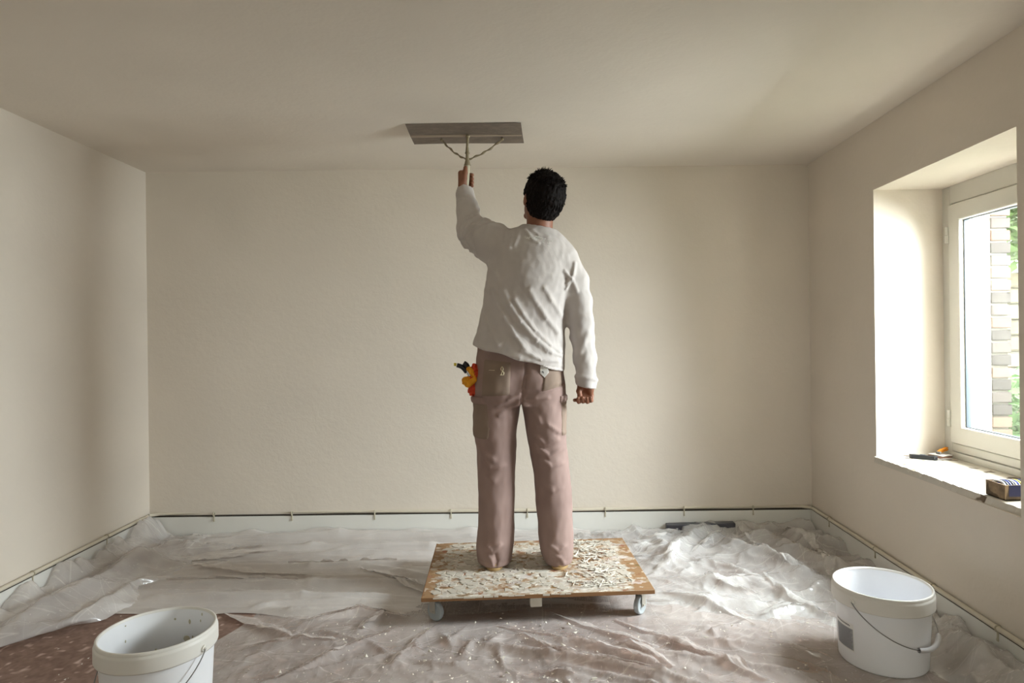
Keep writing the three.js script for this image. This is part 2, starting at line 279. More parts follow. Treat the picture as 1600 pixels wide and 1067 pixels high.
// creases seen on the back of a garment: strokes [[x, y], ...], width, height
function creases(list) {
  const segs = []; for (const [pts, w, h] of list) for (let i = 0; i + 1 < pts.length; i++) segs.push([...pts[i], ...pts[i + 1], w, h, i === 0, i + 2 === pts.length]);
  return (x, y) => { let s = 0;
    for (const [ax, ay, bx, by, w, h] of segs) { const dx = bx - ax, dy = by - ay, t = clamp(((x - ax) * dx + (y - ay) * dy) / (dx * dx + dy * dy), 0, 1), d = Math.hypot(x - ax - dx * t, y - ay - dy * t); if (d < 3 * w) { const v = h * Math.exp(-d * d / (w * w)); if (Math.abs(v) > Math.abs(s)) s = v; else s += v * 0.35; } }
    return s; };
}

// ------------------------------------------------------------------ the man: base between his feet on the board, facing the back wall (-z)
const man = thing('person', 'man seen from behind in white shirt and brown work trousers reaching up to the ceiling', 'person', [-0.03, 0.126, -3.08]);
const cloth = texture(128, 128, (u, v) => { const a = ((Math.floor(u * 64) + Math.floor(v * 64)) % 2) * 18 + tn(u, v, 20) * 10; return [118 + a, 118 + a, 118 + a]; }, false);
cloth.repeat.set(9, 9);
const mottle = (seed, k, tint) => { const t = texture(256, 256, (u, v) => { const a = tn(u, v, 6, seed) * k + tn(u, v, 22, seed + 2) * k * 0.7; return [240 + a, 240 + a * tint, 240 + a * tint]; }); return t; };
const skin = std(0x88573f, 0.55), skinMat = skin;
const shirtMat = std(0xccc3be, 0.9, { bumpMap: cloth, bumpScale: 0.0008, map: mottle(3, 5, 1.05) });
const trouserMat = std(0x9f857d, 0.9, { bumpMap: cloth, bumpScale: 0.0005, map: mottle(8, 9, 1.1) });
const pocketMat = std(0x937e6f, 0.9, { bumpMap: cloth, bumpScale: 0.0012, map: mottle(8, 9, 1.1) });

// arm joints
const SHL = [-0.11, 1.515, 0.03], ELL = [-0.272, 1.645, -0.09], WRL = [-0.302, 1.84, -0.165];
const SHR = [0.19, 1.452, 0.035];
const headC = [0.083, 1.752, 0.055], headR = new THREE.Matrix4().makeRotationFromEuler(new THREE.Euler(0.4, 0.42, -0.08, 'YXZ')), headI = headR.clone().transpose().elements;
const toHead = (p) => { const x = p[0] - headC[0], y = p[1] - headC[1], z = p[2] - headC[2]; return [headI[0] * x + headI[4] * y + headI[8] * z, headI[1] * x + headI[5] * y + headI[9] * z, headI[2] * x + headI[6] * y + headI[10] * z]; };
const fromHead = (p) => V(...p).applyMatrix4(headR).add(V(...headC)).toArray();
function headField(p) {
  const q = toHead(p), s = [Math.abs(q[0]), q[1], q[2]];
  let d = ell(q, [0, 0.015, 0.012], [0.077, 0.098, 0.098]);
  d = smin(d, ell(q, [0, -0.055, -0.035], [0.058, 0.068, 0.062]), 0.03);            // jaw and face
  d = smin(d, cap(s, [0.02, -0.105, -0.082], [0, -0.108, -0.088], 0.016, 0.018), 0.02);  // chin
  d = smin(d, cap(q, [0, 0.002, -0.092], [0, -0.034, -0.112], 0.009, 0.013), 0.012);   // nose
  d = smin(d, cap(s, [0.008, -0.038, -0.104], [0.015, -0.038, -0.096], 0.008, 0.007), 0.006);
  d = smin(d, cap(s, [0.012, 0.018, -0.09], [0.05, 0.02, -0.07], 0.008, 0.008), 0.012);  // brow
  d = Math.max(d, -ell(s, [0.032, -0.002, -0.094], [0.017, 0.009, 0.016]));         // eye sockets
  d = smin(d, cap(s, [0, -0.063, -0.096], [0.022, -0.066, -0.086], 0.006, 0.004), 0.006);  // lips
  d = smin(d, cap(s, [0, -0.075, -0.094], [0.018, -0.074, -0.086], 0.006, 0.004), 0.006);
  // ears
  let e = ell(s, [0.084, -0.012, 0.012], [0.012, 0.033, 0.021]); e = Math.max(e, -ell(s, [0.096, -0.01, 0.008], [0.008, 0.021, 0.012]));
  d = smin(d, e, 0.006);
  return smin(d, cap(p, [0.064, 1.56, 0.01], [0.076, 1.69, 0.045], 0.066, 0.06), 0.03);  // neck
}
function handLeft(p) {   // closed round the upright handle, thumb along it
  let d = chain(p, [[-0.302, 1.81, -0.16, 0.029], [-0.306, 1.85, -0.166, 0.026]]);
  d = smin(d, rbox(p, [-0.32, 1.897, -0.168], [0.015, 0.045, 0.038], 0.014), 0.022);
  d = smin(d, chain(p, [[-0.311, 1.862, -0.15, 0.016], [-0.304, 1.9, -0.137, 0.0145], [-0.2985, 1.928, -0.1375, 0.0125], [-0.297, 1.954, -0.141, 0.0102]]), 0.009);
  const f = [[1.933, 0.0104], [1.914, 0.0108], [1.895, 0.0104], [1.878, 0.0092]];
  for (let i = 0; i < 4; i++) { const [y, r] = f[i], e = i === 3 ? 0.006 : 0;
    d = smin(d, chain(p, [[-0.322, y, -0.198, r], [-0.302, y + 0.002, -0.2085 + e, r], [-0.274, y - 0.003, -0.194 + e, r], [-0.2665, y - 0.009, -0.17, r * 0.92]], 0.003), 0.0035); }
  return d;
}
function handRight(q) {
  const p = [q[0], q[1] - 0.014, q[2]];   // hanging, loosely closed, palm to the back
  let d = chain(p, [[0.281, 0.9, 0.055, 0.03], [0.282, 0.858, 0.055, 0.026]]);
  d = smin(d, rbox(p, [0.28, 0.83, 0.047], [0.036, 0.038, 0.0135], 0.013), 0.022);
  d = smin(d, ell(p, [0.3, 0.838, 0.06], [0.017, 0.026, 0.012]), 0.012);
  d = smin(d, chain(p, [[0.255, 0.852, 0.055, 0.016], [0.245, 0.828, 0.078, 0.0125], [0.2475, 0.806, 0.09, 0.0105], [0.253, 0.79, 0.094, 0.009]]), 0.008);
  const xs = [[0.252, 0.0092, 0.0], [0.2725, 0.0096, 0.002], [0.2925, 0.0093, 0.0], [0.3095, 0.008, 0.004]];
  for (const [x, r, e] of xs) d = smin(d, chain(p, [[x, 0.802 + e, 0.047, r * 1.05], [x - 0.004, 0.777 + e, 0.062, r], [x - 0.01, 0.778 + e, 0.089, r * 0.95], [x - 0.013, 0.796 + e, 0.1, r * 0.85]], 0.003), 0.0035);
  d = smin(d, chain(p, [[0.252, 0.802, 0.047, 0.0095], [0.238, 0.785, 0.066, 0.0092], [0.224, 0.786, 0.08, 0.0085]], 0.003), 0.004);   // forefinger stands off a little
  return d;
}
function bodyField(p) {   // under the clothes
  let d = cap(p, [0.03, 1.45, 0.0], [-0.03, 0.95, 0.0], 0.115, 0.11);
  d = smin(d, cap(p, [0.065, 1.5, 0.01], [0.065, 1.6, 0.015], 0.06, 0.056), 0.04);
  d = smin(d, chain(p, [[...SHL, 0.055], [...ELL, 0.044], [-0.302, 1.81, -0.16, 0.03]], 0.02), 0.04);
  d = smin(d, chain(p, [[...SHR, 0.052], [0.262, 1.16, 0.03, 0.04], [0.281, 0.9, 0.055, 0.03]], 0.02), 0.04);
  d = smin(d, chain(p, [[-0.11, 0.9, 0, 0.09], [-0.152, 0.45, 0, 0.055], [-0.166, 0.07, 0.0, 0.04]], 0.02), 0.04);
  d = smin(d, chain(p, [[0.055, 0.9, 0, 0.09], [0.114, 0.45, 0, 0.055], [0.14, 0.07, 0.0, 0.04]], 0.02), 0.04);
  for (const x of [-0.167, 0.142]) d = smin(d, cap(p, [x, 0.05, 0.02], [x + (x < 0 ? -0.015 : 0.02), 0.042, -0.16], 0.036, 0.024), 0.03);
  return d;
}
const clip = (g, keep) => g;
mesh('body', [
  nets(bodyField, [-0.42, 0, -0.25], [0.42, 1.62, 0.18], 0.012),
  nets(headField, [-0.1, 1.57, -0.16], [0.25, 1.9, 0.22], 0.0036),
  nets(handLeft, [-0.36, 1.81, -0.24], [-0.24, 1.98, -0.11], 0.0024),
  nets(handRight, [0.2, 0.755, 0.01], [0.34, 0.9, 0.125], 0.0024),
], skin, man);
for (const s of [-1, 1]) { const e = mesh('eye', new THREE.SphereGeometry(0.0125, 20, 14), std(0xe6e0da, 0.25), man); e.position.set(...fromHead([s * 0.032, -0.002, -0.0765])); e.userData.label = 'white eyeball'; }
{ // hair: cap with a ruffled surface, then single locks
  const line = (q) => { // below this the hair ends: nape at the back, fringe at the front
    const back = smoothstep(q[2], -0.055, 0.03); return lerp(0.058, -0.084, back) + 0.004 * n2(q[0] * 90, q[2] * 90); };
  const hairF = (p) => { const q = toHead(p);
    let d = ell(q, [0, 0.022, 0.02], [0.097, 0.11, 0.109]);
    d = smin(d, ell(q, [0.0, -0.04, 0.05], [0.07, 0.06, 0.055]), 0.03);
    if (Math.abs(d) > 0.02) return d;
    d -= 0.0035 * n3(q[0] * 55, q[1] * 30, q[2] * 55) + 0.0022 * n3(q[0] * 130, q[1] * 60, q[2] * 130) + 0.006 * Math.max(0, n3(q[0] * 22, q[1] * 22, q[2] * 22)) * smoothstep(q[1], 0.03, 0.1);
    d = Math.max(d, (line(q) - q[1]) * 0.8);
    const s = [Math.abs(q[0]), q[1], q[2]];
    return Math.max(d, -ell(s, [0.094, -0.016, 0.01], [0.024, 0.036, 0.022])); };
  const geos = [nets(hairF, [-0.06, 1.6, -0.1], [0.24, 1.9, 0.22], 0.0036)];
  for (let k = 0; k < 1500; k++) {
    const a = rr(0, 6.283), up = k < 800 ? rr(0.45, 1) : rr(-0.5, 1), s = Math.sqrt(Math.max(0, 1 - up * up));
    const q = [Math.cos(a) * s * 0.097, 0.022 + up * 0.11, 0.02 + Math.sin(a) * s * 0.109];
    if (q[1] < line(q) + 0.012 || (Math.abs(q[0]) > 0.062 && q[1] < 0.02 && q[2] < 0.035)) continue;
    const nrm = V(q[0] / 0.0085, (q[1] - 0.024) / 0.0117, (q[2] - 0.018) / 0.0114).normalize();
    const flow = V(rr(-0.6, 0.6) + q[0] * 3, up > 0.5 ? rr(-0.2, 0.9) : -1.2, (up > 0.4 ? rr(-1.2, 0.8) : 0.3)), dir = flow.addScaledVector(nrm, up > 0.75 ? rr(-0.2, q[0] < 0 && q[2] < 0.02 ? 0.7 : 0.12) : rr(-0.1, 0.12)).normalize();
    const len = up > 0.75 ? rr(0.012, q[0] < 0 && q[2] < 0.02 ? 0.03 : 0.02) : rr(0.014, 0.026), b = V(...q).addScaledVector(nrm, -0.006), m = b.clone().addScaledVector(dir, len * 0.55).addScaledVector(nrm, 0.003), e = b.clone().addScaledVector(dir, len);
    const P = [b, m, e].map((v) => fromHead(v.toArray()));
    geos.push(rod(P[0], P[1], rr(0.0022, 0.0042), 0.002, 5), rod(P[1], P[2], 0.002, 0.0003, 5));
  }
  mesh('hair', geos, new THREE.MeshPhysicalMaterial({ color: 0x0e0705, roughness: 0.75, specularIntensity: 0.3 }), man).userData.label = 'short ruffled near-black hair';
}

{ // ---- shirt
  const torso = column([[1.64, 0.058, 0.07, 0.02, 0.062], [1.622, 0.05, 0.09, 0.02, 0.075], [1.596, 0.036, 0.128, 0.025, 0.09], [1.56, 0.034, 0.164, 0.028, 0.105], [1.52, 0.036, 0.178, 0.03, 0.122], [1.47, 0.03, 0.192, 0.03, 0.135], [1.41, 0.021, 0.204, 0.028, 0.143], [1.34, 0.016, 0.211, 0.022, 0.145], [1.26, -0.001, 0.204, 0.014, 0.143], [1.14, -0.023, 0.211, 0.01, 0.148], [1.067, -0.036, 0.221, 0.012, 0.158], [1.0, -0.038, 0.222, 0.016, 0.166], [0.9, -0.036, 0.216, 0.02, 0.17]]);
  const back = creases([
    [[[-0.162, 1.32], [-0.13, 1.26], [-0.098, 1.19], [-0.045, 1.1], [0.0, 1.04]], 0.013, 0.01],
    [[[-0.1, 1.31], [-0.07, 1.24], [-0.02, 1.165], [0.055, 1.08], [0.12, 1.03]], 0.014, 0.011],
    [[[-0.05, 1.27], [-0.01, 1.2], [0.045, 1.125], [0.12, 1.055], [0.16, 1.03]], 0.012, 0.009],
    [[[0.02, 1.31], [0.06, 1.24], [0.1, 1.18], [0.15, 1.12]], 0.014, 0.009],
    [[[-0.2, 1.2], [-0.175, 1.13], [-0.13, 1.06]], 0.012, 0.007],
    [[[0.09, 1.32], [0.125, 1.26], [0.165, 1.2]], 0.012, 0.006],
    [[[-0.02, 1.04], [0.07, 0.995], [0.15, 0.985]], 0.01, 0.008], [[[0.03, 1.085], [0.1, 1.03], [0.165, 1.01]], 0.009, 0.007],
    [[[0.0, 1.6], [0.04, 1.545], [0.062, 1.53]], 0.008, 0.006], [[[0.03, 1.6], [0.065, 1.57], [0.11, 1.56]], 0.007, 0.004],
    [[[-0.02, 1.605], [-0.035, 1.555], [-0.05, 1.52]], 0.009, 0.006], [[[-0.05, 1.61], [-0.062, 1.56], [-0.07, 1.51]], 0.008, 0.006], [[[-0.085, 1.61], [-0.095, 1.55]], 0.009, 0.004],
    [[[0.185, 1.4], [0.22, 1.36], [0.24, 1.31]], 0.009, 0.008], [[[0.195, 1.345], [0.225, 1.39], [0.232, 1.44]], 0.008, 0.008], [[[0.19, 1.32], [0.21, 1.35], [0.222, 1.38]], 0.007, 0.006],
    [[[-0.26, 1.06], [-0.2, 1.045], [-0.1, 1.015], [0.04, 0.975], [0.175, 0.95]], 0.0035, -0.004],
    [[[-0.175, 1.45], [-0.14, 1.4], [-0.12, 1.33]], 0.012, 0.006],
  ]);
  const hem = (x) => 1.063 + (x + 0.263) * -0.296 + 0.004 * Math.sin(x * 40);
  // ring folds of the raised sleeve, along the arm
  const along = (p, a, b) => { const d = [b[0] - a[0], b[1] - a[1], b[2] - a[2]]; return ((p[0] - a[0]) * d[0] + (p[1] - a[1]) * d[1] + (p[2] - a[2]) * d[2]) / (d[0] * d[0] + d[1] * d[1] + d[2] * d[2]); };
  const wristCut = (p) => (p[0] + 0.305) * 0.05 + (p[1] - 1.856) * 0.93 + (p[2] + 0.166) * -0.36;
  const shirtF = (p) => {
    let d = torso(p, false); const y0 = Math.max(0.9 - p[1], p[1] - 1.64); if (y0 > 0) d = Math.max(d, y0);
    const rough = Math.min(d, cap(p, SHL, ELL, 0.1, 0.1), cap(p, ELL, [-0.305, 1.87, -0.172], 0.08, 0.06), cap(p, SHR, [0.262, 1.16, 0.03], 0.1, 0.075), cap(p, [0.262, 1.16, 0.03], [0.281, 0.83, 0.06], 0.075, 0.06)); if (rough > 0.04) return rough;
    const up = along(p, SHL, ELL), fo = along(p, ELL, WRL);
    const upper = chain(p, [[-0.075, 1.505, 0.03, 0.098], [-0.16, 1.555, -0.01, 0.094], [-0.245, 1.612, -0.065, 0.082], [ELL[0] + 0.004, ELL[1] - 0.012, ELL[2], 0.068]], 0.03) - (up > 0.2 && up < 1.05 ? 0.0044 * Math.sin(up * 24 + 6 * (p[1] - 1.6) + 5 * n3(p[0] * 7, p[1] * 7, p[2] * 7)) * smoothstep(up, 0.2, 0.55) : 0) + [[0.5, 0.006], [0.66, 0.0075], [0.8, 0.008]].reduce((q, [c, k], i) => q + k * Math.exp(-Math.pow((up - c - 0.5 * (p[1] - 1.6) - 0.12 * n3(p[0] * 6 + i, p[1] * 6, p[2] * 6)) / 0.03, 2)), 0);
    let fore = chain(p, [[ELL[0], ELL[1], ELL[2], 0.064], [-0.286, 1.74, -0.128, 0.054], [-0.302, 1.822, -0.16, 0.0425], [-0.305, 1.87, -0.172, 0.038]], 0.02) - 0.002 * Math.sin(fo * 21 + 7 * n3(p[0] * 9, p[1] * 5, p[2] * 9)) * (0.6 + 0.6 * n3(p[0] * 6, p[1] * 9, 7)) * smoothstep(fo, -0.1, 0.15) * (1 - smoothstep(fo, 0.7, 0.95));
    const al = smin(upper, fore, 0.022);
    d = smin(d, Math.max(al, wristCut(p)), 0.035);
    const t = along(p, [0.255, 1.268, 0.03], [0.281, 0.85, 0.06]);
    let ar = chain(p, [[0.172, 1.462, 0.033, 0.082], [0.232, 1.36, 0.03, 0.067], [0.2575, 1.268, 0.03, 0.056], [0.264, 1.161, 0.03, 0.058], [0.275, 1.009, 0.04, 0.054], [0.281, 0.9, 0.055, 0.0465], [0.281, 0.83, 0.06, 0.042]], 0.02);
    ar -= 0.003 * Math.sin(t * 17 + 30 * (p[0] - 0.26) + 4 * n3(p[0] * 8, p[1] * 6, p[2] * 8)) * smoothstep(t, 0.1, 0.4) + (t > 0.82 && t < 0.95 ? 0.006 * Math.exp(-Math.pow((t - 0.875 - 0.6 * (p[0] - 0.28)) / 0.022, 2)) : 0);
    ar = Math.max(ar, 0.858 - 0.22 * (p[0] - 0.281) - p[1]);
    d = smin(d, ar, 0.03);
    if (d > 0.035) return d;
    if (p[2] > 0.0 && d > -0.035) d -= back(p[0], p[1]) * smoothstep(p[2], 0.0, 0.06);
    d -= 0.0022 * n3(p[0] * 11, p[1] * 8, p[2] * 11) + 0.0012 * n3(p[0] * 28, p[1] * 20, p[2] * 28);
    d = Math.max(d, p[0] < 0.21 && p[1] < 1.2 ? hem(p[0]) - p[1] : -9);
    // collar band and neck hole
    const cy = 1.621 - 0.17 * (p[0] - 0.05) + 0.2 * (0.02 - p[2]) * 0.3;
    const rx = (p[0] - 0.064) / 0.071, rz = (p[2] - 0.022) / 0.07, k = (Math.hypot(rx, rz) - 1) * 0.07;
    d = smin(d, Math.hypot(k, (p[1] - cy + 0.006) * 0.75) - 0.0065, 0.006);
    return Math.max(d, p[1] - cy - 0.004 > 0 && p[0] > -0.04 ? p[1] - cy - 0.004 : -9);
  };
  const S = mesh('shirt', nets(shirtF, [-0.37, 0.84, -0.25], [0.36, 1.9, 0.21], 0.0052), shirtMat, man);
  const smear = []; for (let k = 0; k < 60; k++) { const u = rnd(), x = 0.0 + u * 0.12 + rr(-0.006, 0.006), y = 1.563 - u * 0.03 + rr(-0.012, 0.012); let z = 0.26; for (let i = 0; i < 60; i++) { const d = shirtF([x, y, z]); if (d < 0.0005) break; z -= Math.max(0.0005, d * 0.7); } smear.push(new THREE.IcosahedronGeometry(rr(0.001, 0.0045), 1).scale(rr(1, 3), rr(0.4, 1), 0.1).rotateZ(-0.3 + rr(-0.6, 0.6)).rotateX(-0.35).translate(x, y, z)); }
  mesh('plaster_smear', smear, std(0xdedbd6, 0.85), S).userData.label = 'white smear of plaster between the shoulders';
}

{ // ---- trousers
  const hips = column([[1.1, -0.034, 0.2, 0.0, 0.122], [1.04, -0.031, 0.205, 0.004, 0.128], [0.966, -0.033, 0.213, 0.006, 0.132], [0.875, -0.034, 0.217, 0.008, 0.135], [0.813, -0.034, 0.218, 0.006, 0.128], [0.786, -0.034, 0.217, 0.004, 0.12]]);
  const legL = column([[0.88, -0.138, 0.108, 0.006, 0.125], [0.752, -0.145, 0.108, 0.004, 0.122], [0.629, -0.154, 0.1, 0.0, 0.112], [0.568, -0.15, 0.095, -0.002, 0.106], [0.384, -0.152, 0.09, 0.0, 0.1], [0.199, -0.155, 0.087, -0.005, 0.1], [0.123, -0.162, 0.088, -0.012, 0.103], [0.071, -0.166, 0.089, -0.028, 0.112], [0.012, -0.166, 0.082, -0.038, 0.113]]);
  const legR = column([[0.88, 0.07, 0.11, 0.006, 0.125], [0.749, 0.082, 0.102, 0.004, 0.12], [0.626, 0.091, 0.095, 0.0, 0.11], [0.565, 0.097, 0.092, -0.002, 0.105], [0.442, 0.114, 0.089, 0.0, 0.1], [0.257, 0.126, 0.087, -0.004, 0.1], [0.104, 0.133, 0.081, -0.016, 0.102], [0.049, 0.138, 0.077, -0.034, 0.11], [0.014, 0.142, 0.069, -0.042, 0.109]]);
  const seat = creases([
    [[[0.002, 0.98], [-0.002, 0.92], [-0.012, 0.86], [-0.024, 0.79]], 0.008, -0.01],
    [[[-0.035, 0.835], [-0.09, 0.805], [-0.14, 0.785]], 0.011, 0.007], [[[-0.03, 0.8], [-0.08, 0.765], [-0.13, 0.74]], 0.011, 0.006],
    [[[-0.02, 0.83], [0.05, 0.845], [0.12, 0.862], [0.17, 0.875]], 0.009, -0.007], [[[-0.012, 0.81], [0.05, 0.815], [0.1, 0.82]], 0.01, 0.006],
    [[[-0.015, 0.79], [0.03, 0.755], [0.06, 0.7]], 0.012, 0.006], [[[-0.04, 0.79], [-0.065, 0.72], [-0.075, 0.66]], 0.013, 0.005],
    [[[0.03, 0.635], [0.08, 0.6], [0.14, 0.62]], 0.013, 0.008], [[[0.045, 0.58], [0.1, 0.545], [0.17, 0.575]], 0.013, 0.009], [[[0.06, 0.53], [0.11, 0.495], [0.16, 0.505]], 0.012, 0.007], [[[0.1, 0.69], [0.15, 0.655], [0.18, 0.64]], 0.012, 0.006],
    [[[-0.24, 0.6], [-0.2, 0.55], [-0.16, 0.53]], 0.014, 0.006], [[[-0.21, 0.53], [-0.17, 0.49], [-0.11, 0.5]], 0.013, 0.006], [[[-0.2, 0.45], [-0.16, 0.43]], 0.014, 0.004],
    [[[0.07, 0.4], [0.12, 0.38], [0.16, 0.39]], 0.014, 0.004],
    [[[-0.2, 0.12], [-0.17, 0.1], [-0.13, 0.125]], 0.012, 0.007], [[[-0.19, 0.075], [-0.175, 0.055], [-0.17, 0.03]], 0.009, 0.006], [[[-0.155, 0.08], [-0.15, 0.05], [-0.155, 0.028]], 0.008, -0.006],
    [[[0.1, 0.12], [0.14, 0.095], [0.17, 0.115]], 0.011, 0.007], [[[0.12, 0.075], [0.15, 0.06], [0.165, 0.03]], 0.009, 0.005],
    [[[-0.24, 0.04], [-0.166, 0.04], [-0.09, 0.04]], 0.003, -0.002], [[[0.07, 0.042], [0.142, 0.042], [0.21, 0.042]], 0.003, -0.002],
  ]);
  const f = (p) => {
    let d = hips(p);
    d = smin(d, ell(p, [-0.125, 0.86, 0.06], [0.1, 0.1, 0.094]), 0.04); d = smin(d, ell(p, [0.06, 0.86, 0.06], [0.1, 0.1, 0.094]), 0.04);
    d = smin(d, Math.min(legL(p), legR(p)), 0.009);
    if (Math.abs(d) > 0.04) return d;
    if (p[2] > -0.02) d -= seat(p[0], p[1]) * smoothstep(p[2], -0.02, 0.05);
    return d - 0.0028 * n3(p[0] * 9, p[1] * 5, p[2] * 9 + 4) - 0.0012 * n3(p[0] * 24, p[1] * 14, p[2] * 24);
  };
  const T = mesh('trousers', nets(f, [-0.29, 0.0, -0.2], [0.25, 1.1, 0.2], 0.0056), trouserMat, man);
  // patches that lie on the cloth: a grid in (x, y) laid on the surface by marching from behind
  const hit = (x, y, from = 0.3) => { let z = from; for (let k = 0; k < 60; k++) { const d = f([x, y, z]); if (d < 0.0004) break; z -= Math.max(0.0004, d * 0.7); if (z < -0.2) break; } return z; };
  const patch = (u0, u1, v0, v1, thick, shape, nu = 14, nv = 16) => {   // shape(u, v) -> [x, y]; raised by thick with turned-down rim
    const pos = [], idx = [], uv = [];
    for (let j = 0; j <= nv; j++) for (let i = 0; i <= nu; i++) { const u = i / nu, v = j / nv, [x, y] = shape(u, v), rim = i === 0 || j === 0 || i === nu || j === nv; pos.push(x, y, hit(x, y) + (rim ? -0.002 : thick)); uv.push(x, y); }
    for (let j = 0; j < nv; j++) for (let i = 0; i < nu; i++) { const a = j * (nu + 1) + i; idx.push(a, a + 1, a + nu + 2, a, a + nu + 2, a + nu + 1); }
    const g = new THREE.BufferGeometry(); g.setAttribute('position', new THREE.Float32BufferAttribute(pos, 3)); g.setAttribute('uv', new THREE.Float32BufferAttribute(uv, 2)); g.setIndex(idx); g.computeVertexNormals(); return g;
  };
  const quadShape = (a, b, c, d) => (u, v) => [lerp(lerp(a[0], b[0], u), lerp(d[0], c[0], u), v), lerp(lerp(a[1], b[1], u), lerp(d[1], c[1], u), v)];
  mesh('back_pocket', patch(0, 1, 0, 1, 0.004, quadShape([-0.212, 0.825], [-0.075, 0.83], [-0.068, 0.985], [-0.2, 1.0])), pocketMat, T);
  const pr = mesh('back_pocket', patch(0, 1, 0, 1, 0.004, quadShape([0.07, 0.845], [0.166, 0.868], [0.166, 0.965], [0.085, 0.975])), pocketMat, T);
  const cream = std(0xe2d3b4, 0.7);
  mesh('embroidered_dash', patch(0, 1, 0, 1, 0.0062, quadShape([-0.179, 0.9465], [-0.142, 0.9445], [-0.142, 0.9495], [-0.179, 0.9495]), 6, 3), cream, T).userData.label = 'small cream stitched dash';
  { const loop = [[-0.117, 0.926], [-0.111, 0.94], [-0.107, 0.953], [-0.111, 0.964], [-0.117, 0.953], [-0.112, 0.944], [-0.104, 0.937], [-0.106, 0.926]].map(([x, y]) => [x, y, hit(x, y) + 0.006]);
    mesh('stitched_loop', [tube(loop, 0.0022, 40, 6), tube([[-0.12, 0.9265, 0], [-0.111, 0.926, 0], [-0.103, 0.9265, 0]].map(([x, y]) => [x, y, hit(x, y) + 0.006]), 0.0022, 8, 6)], cream, T).userData.label = 'cream stitched loop on the pocket'; }
  // thigh pockets with their flaps, on the outer sides
  const pocket = (name, y0, y1, off, region, lo, hi, mat) => mesh(name, nets((p) => { const d = f(p) - off - 0.0015 * n3(p[0] * 20, p[1] * 16, p[2] * 20); return smaxr(d, Math.max(y0 - p[1], p[1] - y1, region(p)), 0.012); }, lo, hi, 0.005), mat, T);
  const smaxr = (a, b, k) => -smin(-a, -b, k);
  const regL = (w) => (p) => Math.max(p[0] + 0.186 - w - 0.012 * smoothstep(p[1], 0.6, 0.66), Math.abs(p[2] - 0.02) - 0.098), regR = (w) => (p) => Math.max(0.158 - w - p[0], Math.abs(p[2] - 0.015) - 0.095);
  pocket('thigh_pocket', 0.624, 0.8, 0.0055, regL(0), [-0.3, 0.6, -0.11], [-0.15, 0.83, 0.16], pocketMat);
  pocket('pocket_flap', 0.786, 0.822, 0.0105, regL(0.003), [-0.3, 0.76, -0.11], [-0.15, 0.84, 0.16], trouserMat);
  pocket('thigh_pocket', 0.63, 0.8, 0.003, regR(0), [0.13, 0.6, -0.11], [0.25, 0.83, 0.16], pocketMat);
  pocket('pocket_flap', 0.788, 0.824, 0.0065, regR(0.003), [0.13, 0.76, -0.11], [0.25, 0.84, 0.16], trouserMat);
  T.updateMatrixWorld();
  // cloth tag that hangs out of the right back pocket
  const z = hit(0.081, 0.94);
  const s = new THREE.Shape([[-0.013, 0.035], [0.011, 0.035], [0.02, -0.008], [0.002, -0.03], [-0.017, -0.012]].map((p) => new THREE.Vector2(...p)));
  const tg = new THREE.ExtrudeGeometry(s, { depth: 0.003, bevelEnabled: true, bevelSize: 0.0015, bevelThickness: 0.0012, bevelSegments: 2, curveSegments: 4 }).rotateX(-0.15).translate(0.081, 0.943, z + 0.007);
  const rag = mesh('cloth_tag', tg, std(0xe9e6e2, 0.8), T); rag.userData.label = 'white cloth tag hanging from the back pocket';
  mesh('tag_print', [box(-0.004, 0.0, 0, 0.008, 0, 0.001), box(0.001, 0.003, -0.003, 0.003, 0, 0.001)].map((g) => g.rotateX(-0.15).translate(0.077, 0.934, z + 0.0125)), M.dark, T);
}

for (const [x, turn] of [[-0.168, 0.06], [0.146, -0.1]]) { // ---- shoes: tan sole and heel counter, dark lining
  const sh = new THREE.Group(); sh.name = 'shoe'; sh.position.set(x, 0, 0); sh.rotation.y = turn; man.add(sh);
  const out = (s) => { const o = new THREE.Shape(); o.moveTo(0, -0.072 * s); o.bezierCurveTo(0.044 * s, -0.072 * s, 0.042 * s, 0.0, 0.046 * s, 0.1); o.bezierCurveTo(0.05 * s, 0.19, 0.03 * s, 0.225 * s, 0, 0.225 * s); o.bezierCurveTo(-0.04 * s, 0.225 * s, -0.05 * s, 0.17, -0.042 * s, 0.08); o.bezierCurveTo(-0.038 * s, 0, -0.042 * s, -0.072 * s, 0, -0.072 * s); return o; };
  const flat = (o, h, b) => new THREE.ExtrudeGeometry(o, { depth: h, bevelEnabled: true, bevelSize: b, bevelThickness: b, bevelSegments: 3, curveSegments: 16 }).rotateX(-Math.PI / 2).translate(0, b, 0);
  mesh('sole', flat(out(1), 0.008, 0.003), std(0xa08458, 0.75), sh);
  const upper = (p) => { let d = ell(p, [0, 0.02, 0.0], [0.046, 0.062, 0.072]); d = smin(d, ell(p, [0.002, 0.012, -0.11], [0.046, 0.055, 0.118]), 0.03); d = Math.max(d, 0.013 - p[1]); const inner = ell(p, [0, 0.034, 0.002], [0.039, 0.07, 0.062]); d = Math.max(d, -inner, p[1] - 0.06 - Math.max(0, -p[2]) * 0.4); return Math.max(d, p[2] > -0.05 ? p[1] - 0.05 : -9); };
  mesh('upper', nets(upper, [-0.06, 0.008, -0.24], [0.06, 0.09, 0.085], 0.004), std(0xa3845a, 0.7), sh);
  mesh('lining', flat(out(0.84), 0.006, 0.004).translate(0, 0.014, 0), std(0x1d2830, 0.8), sh);
}

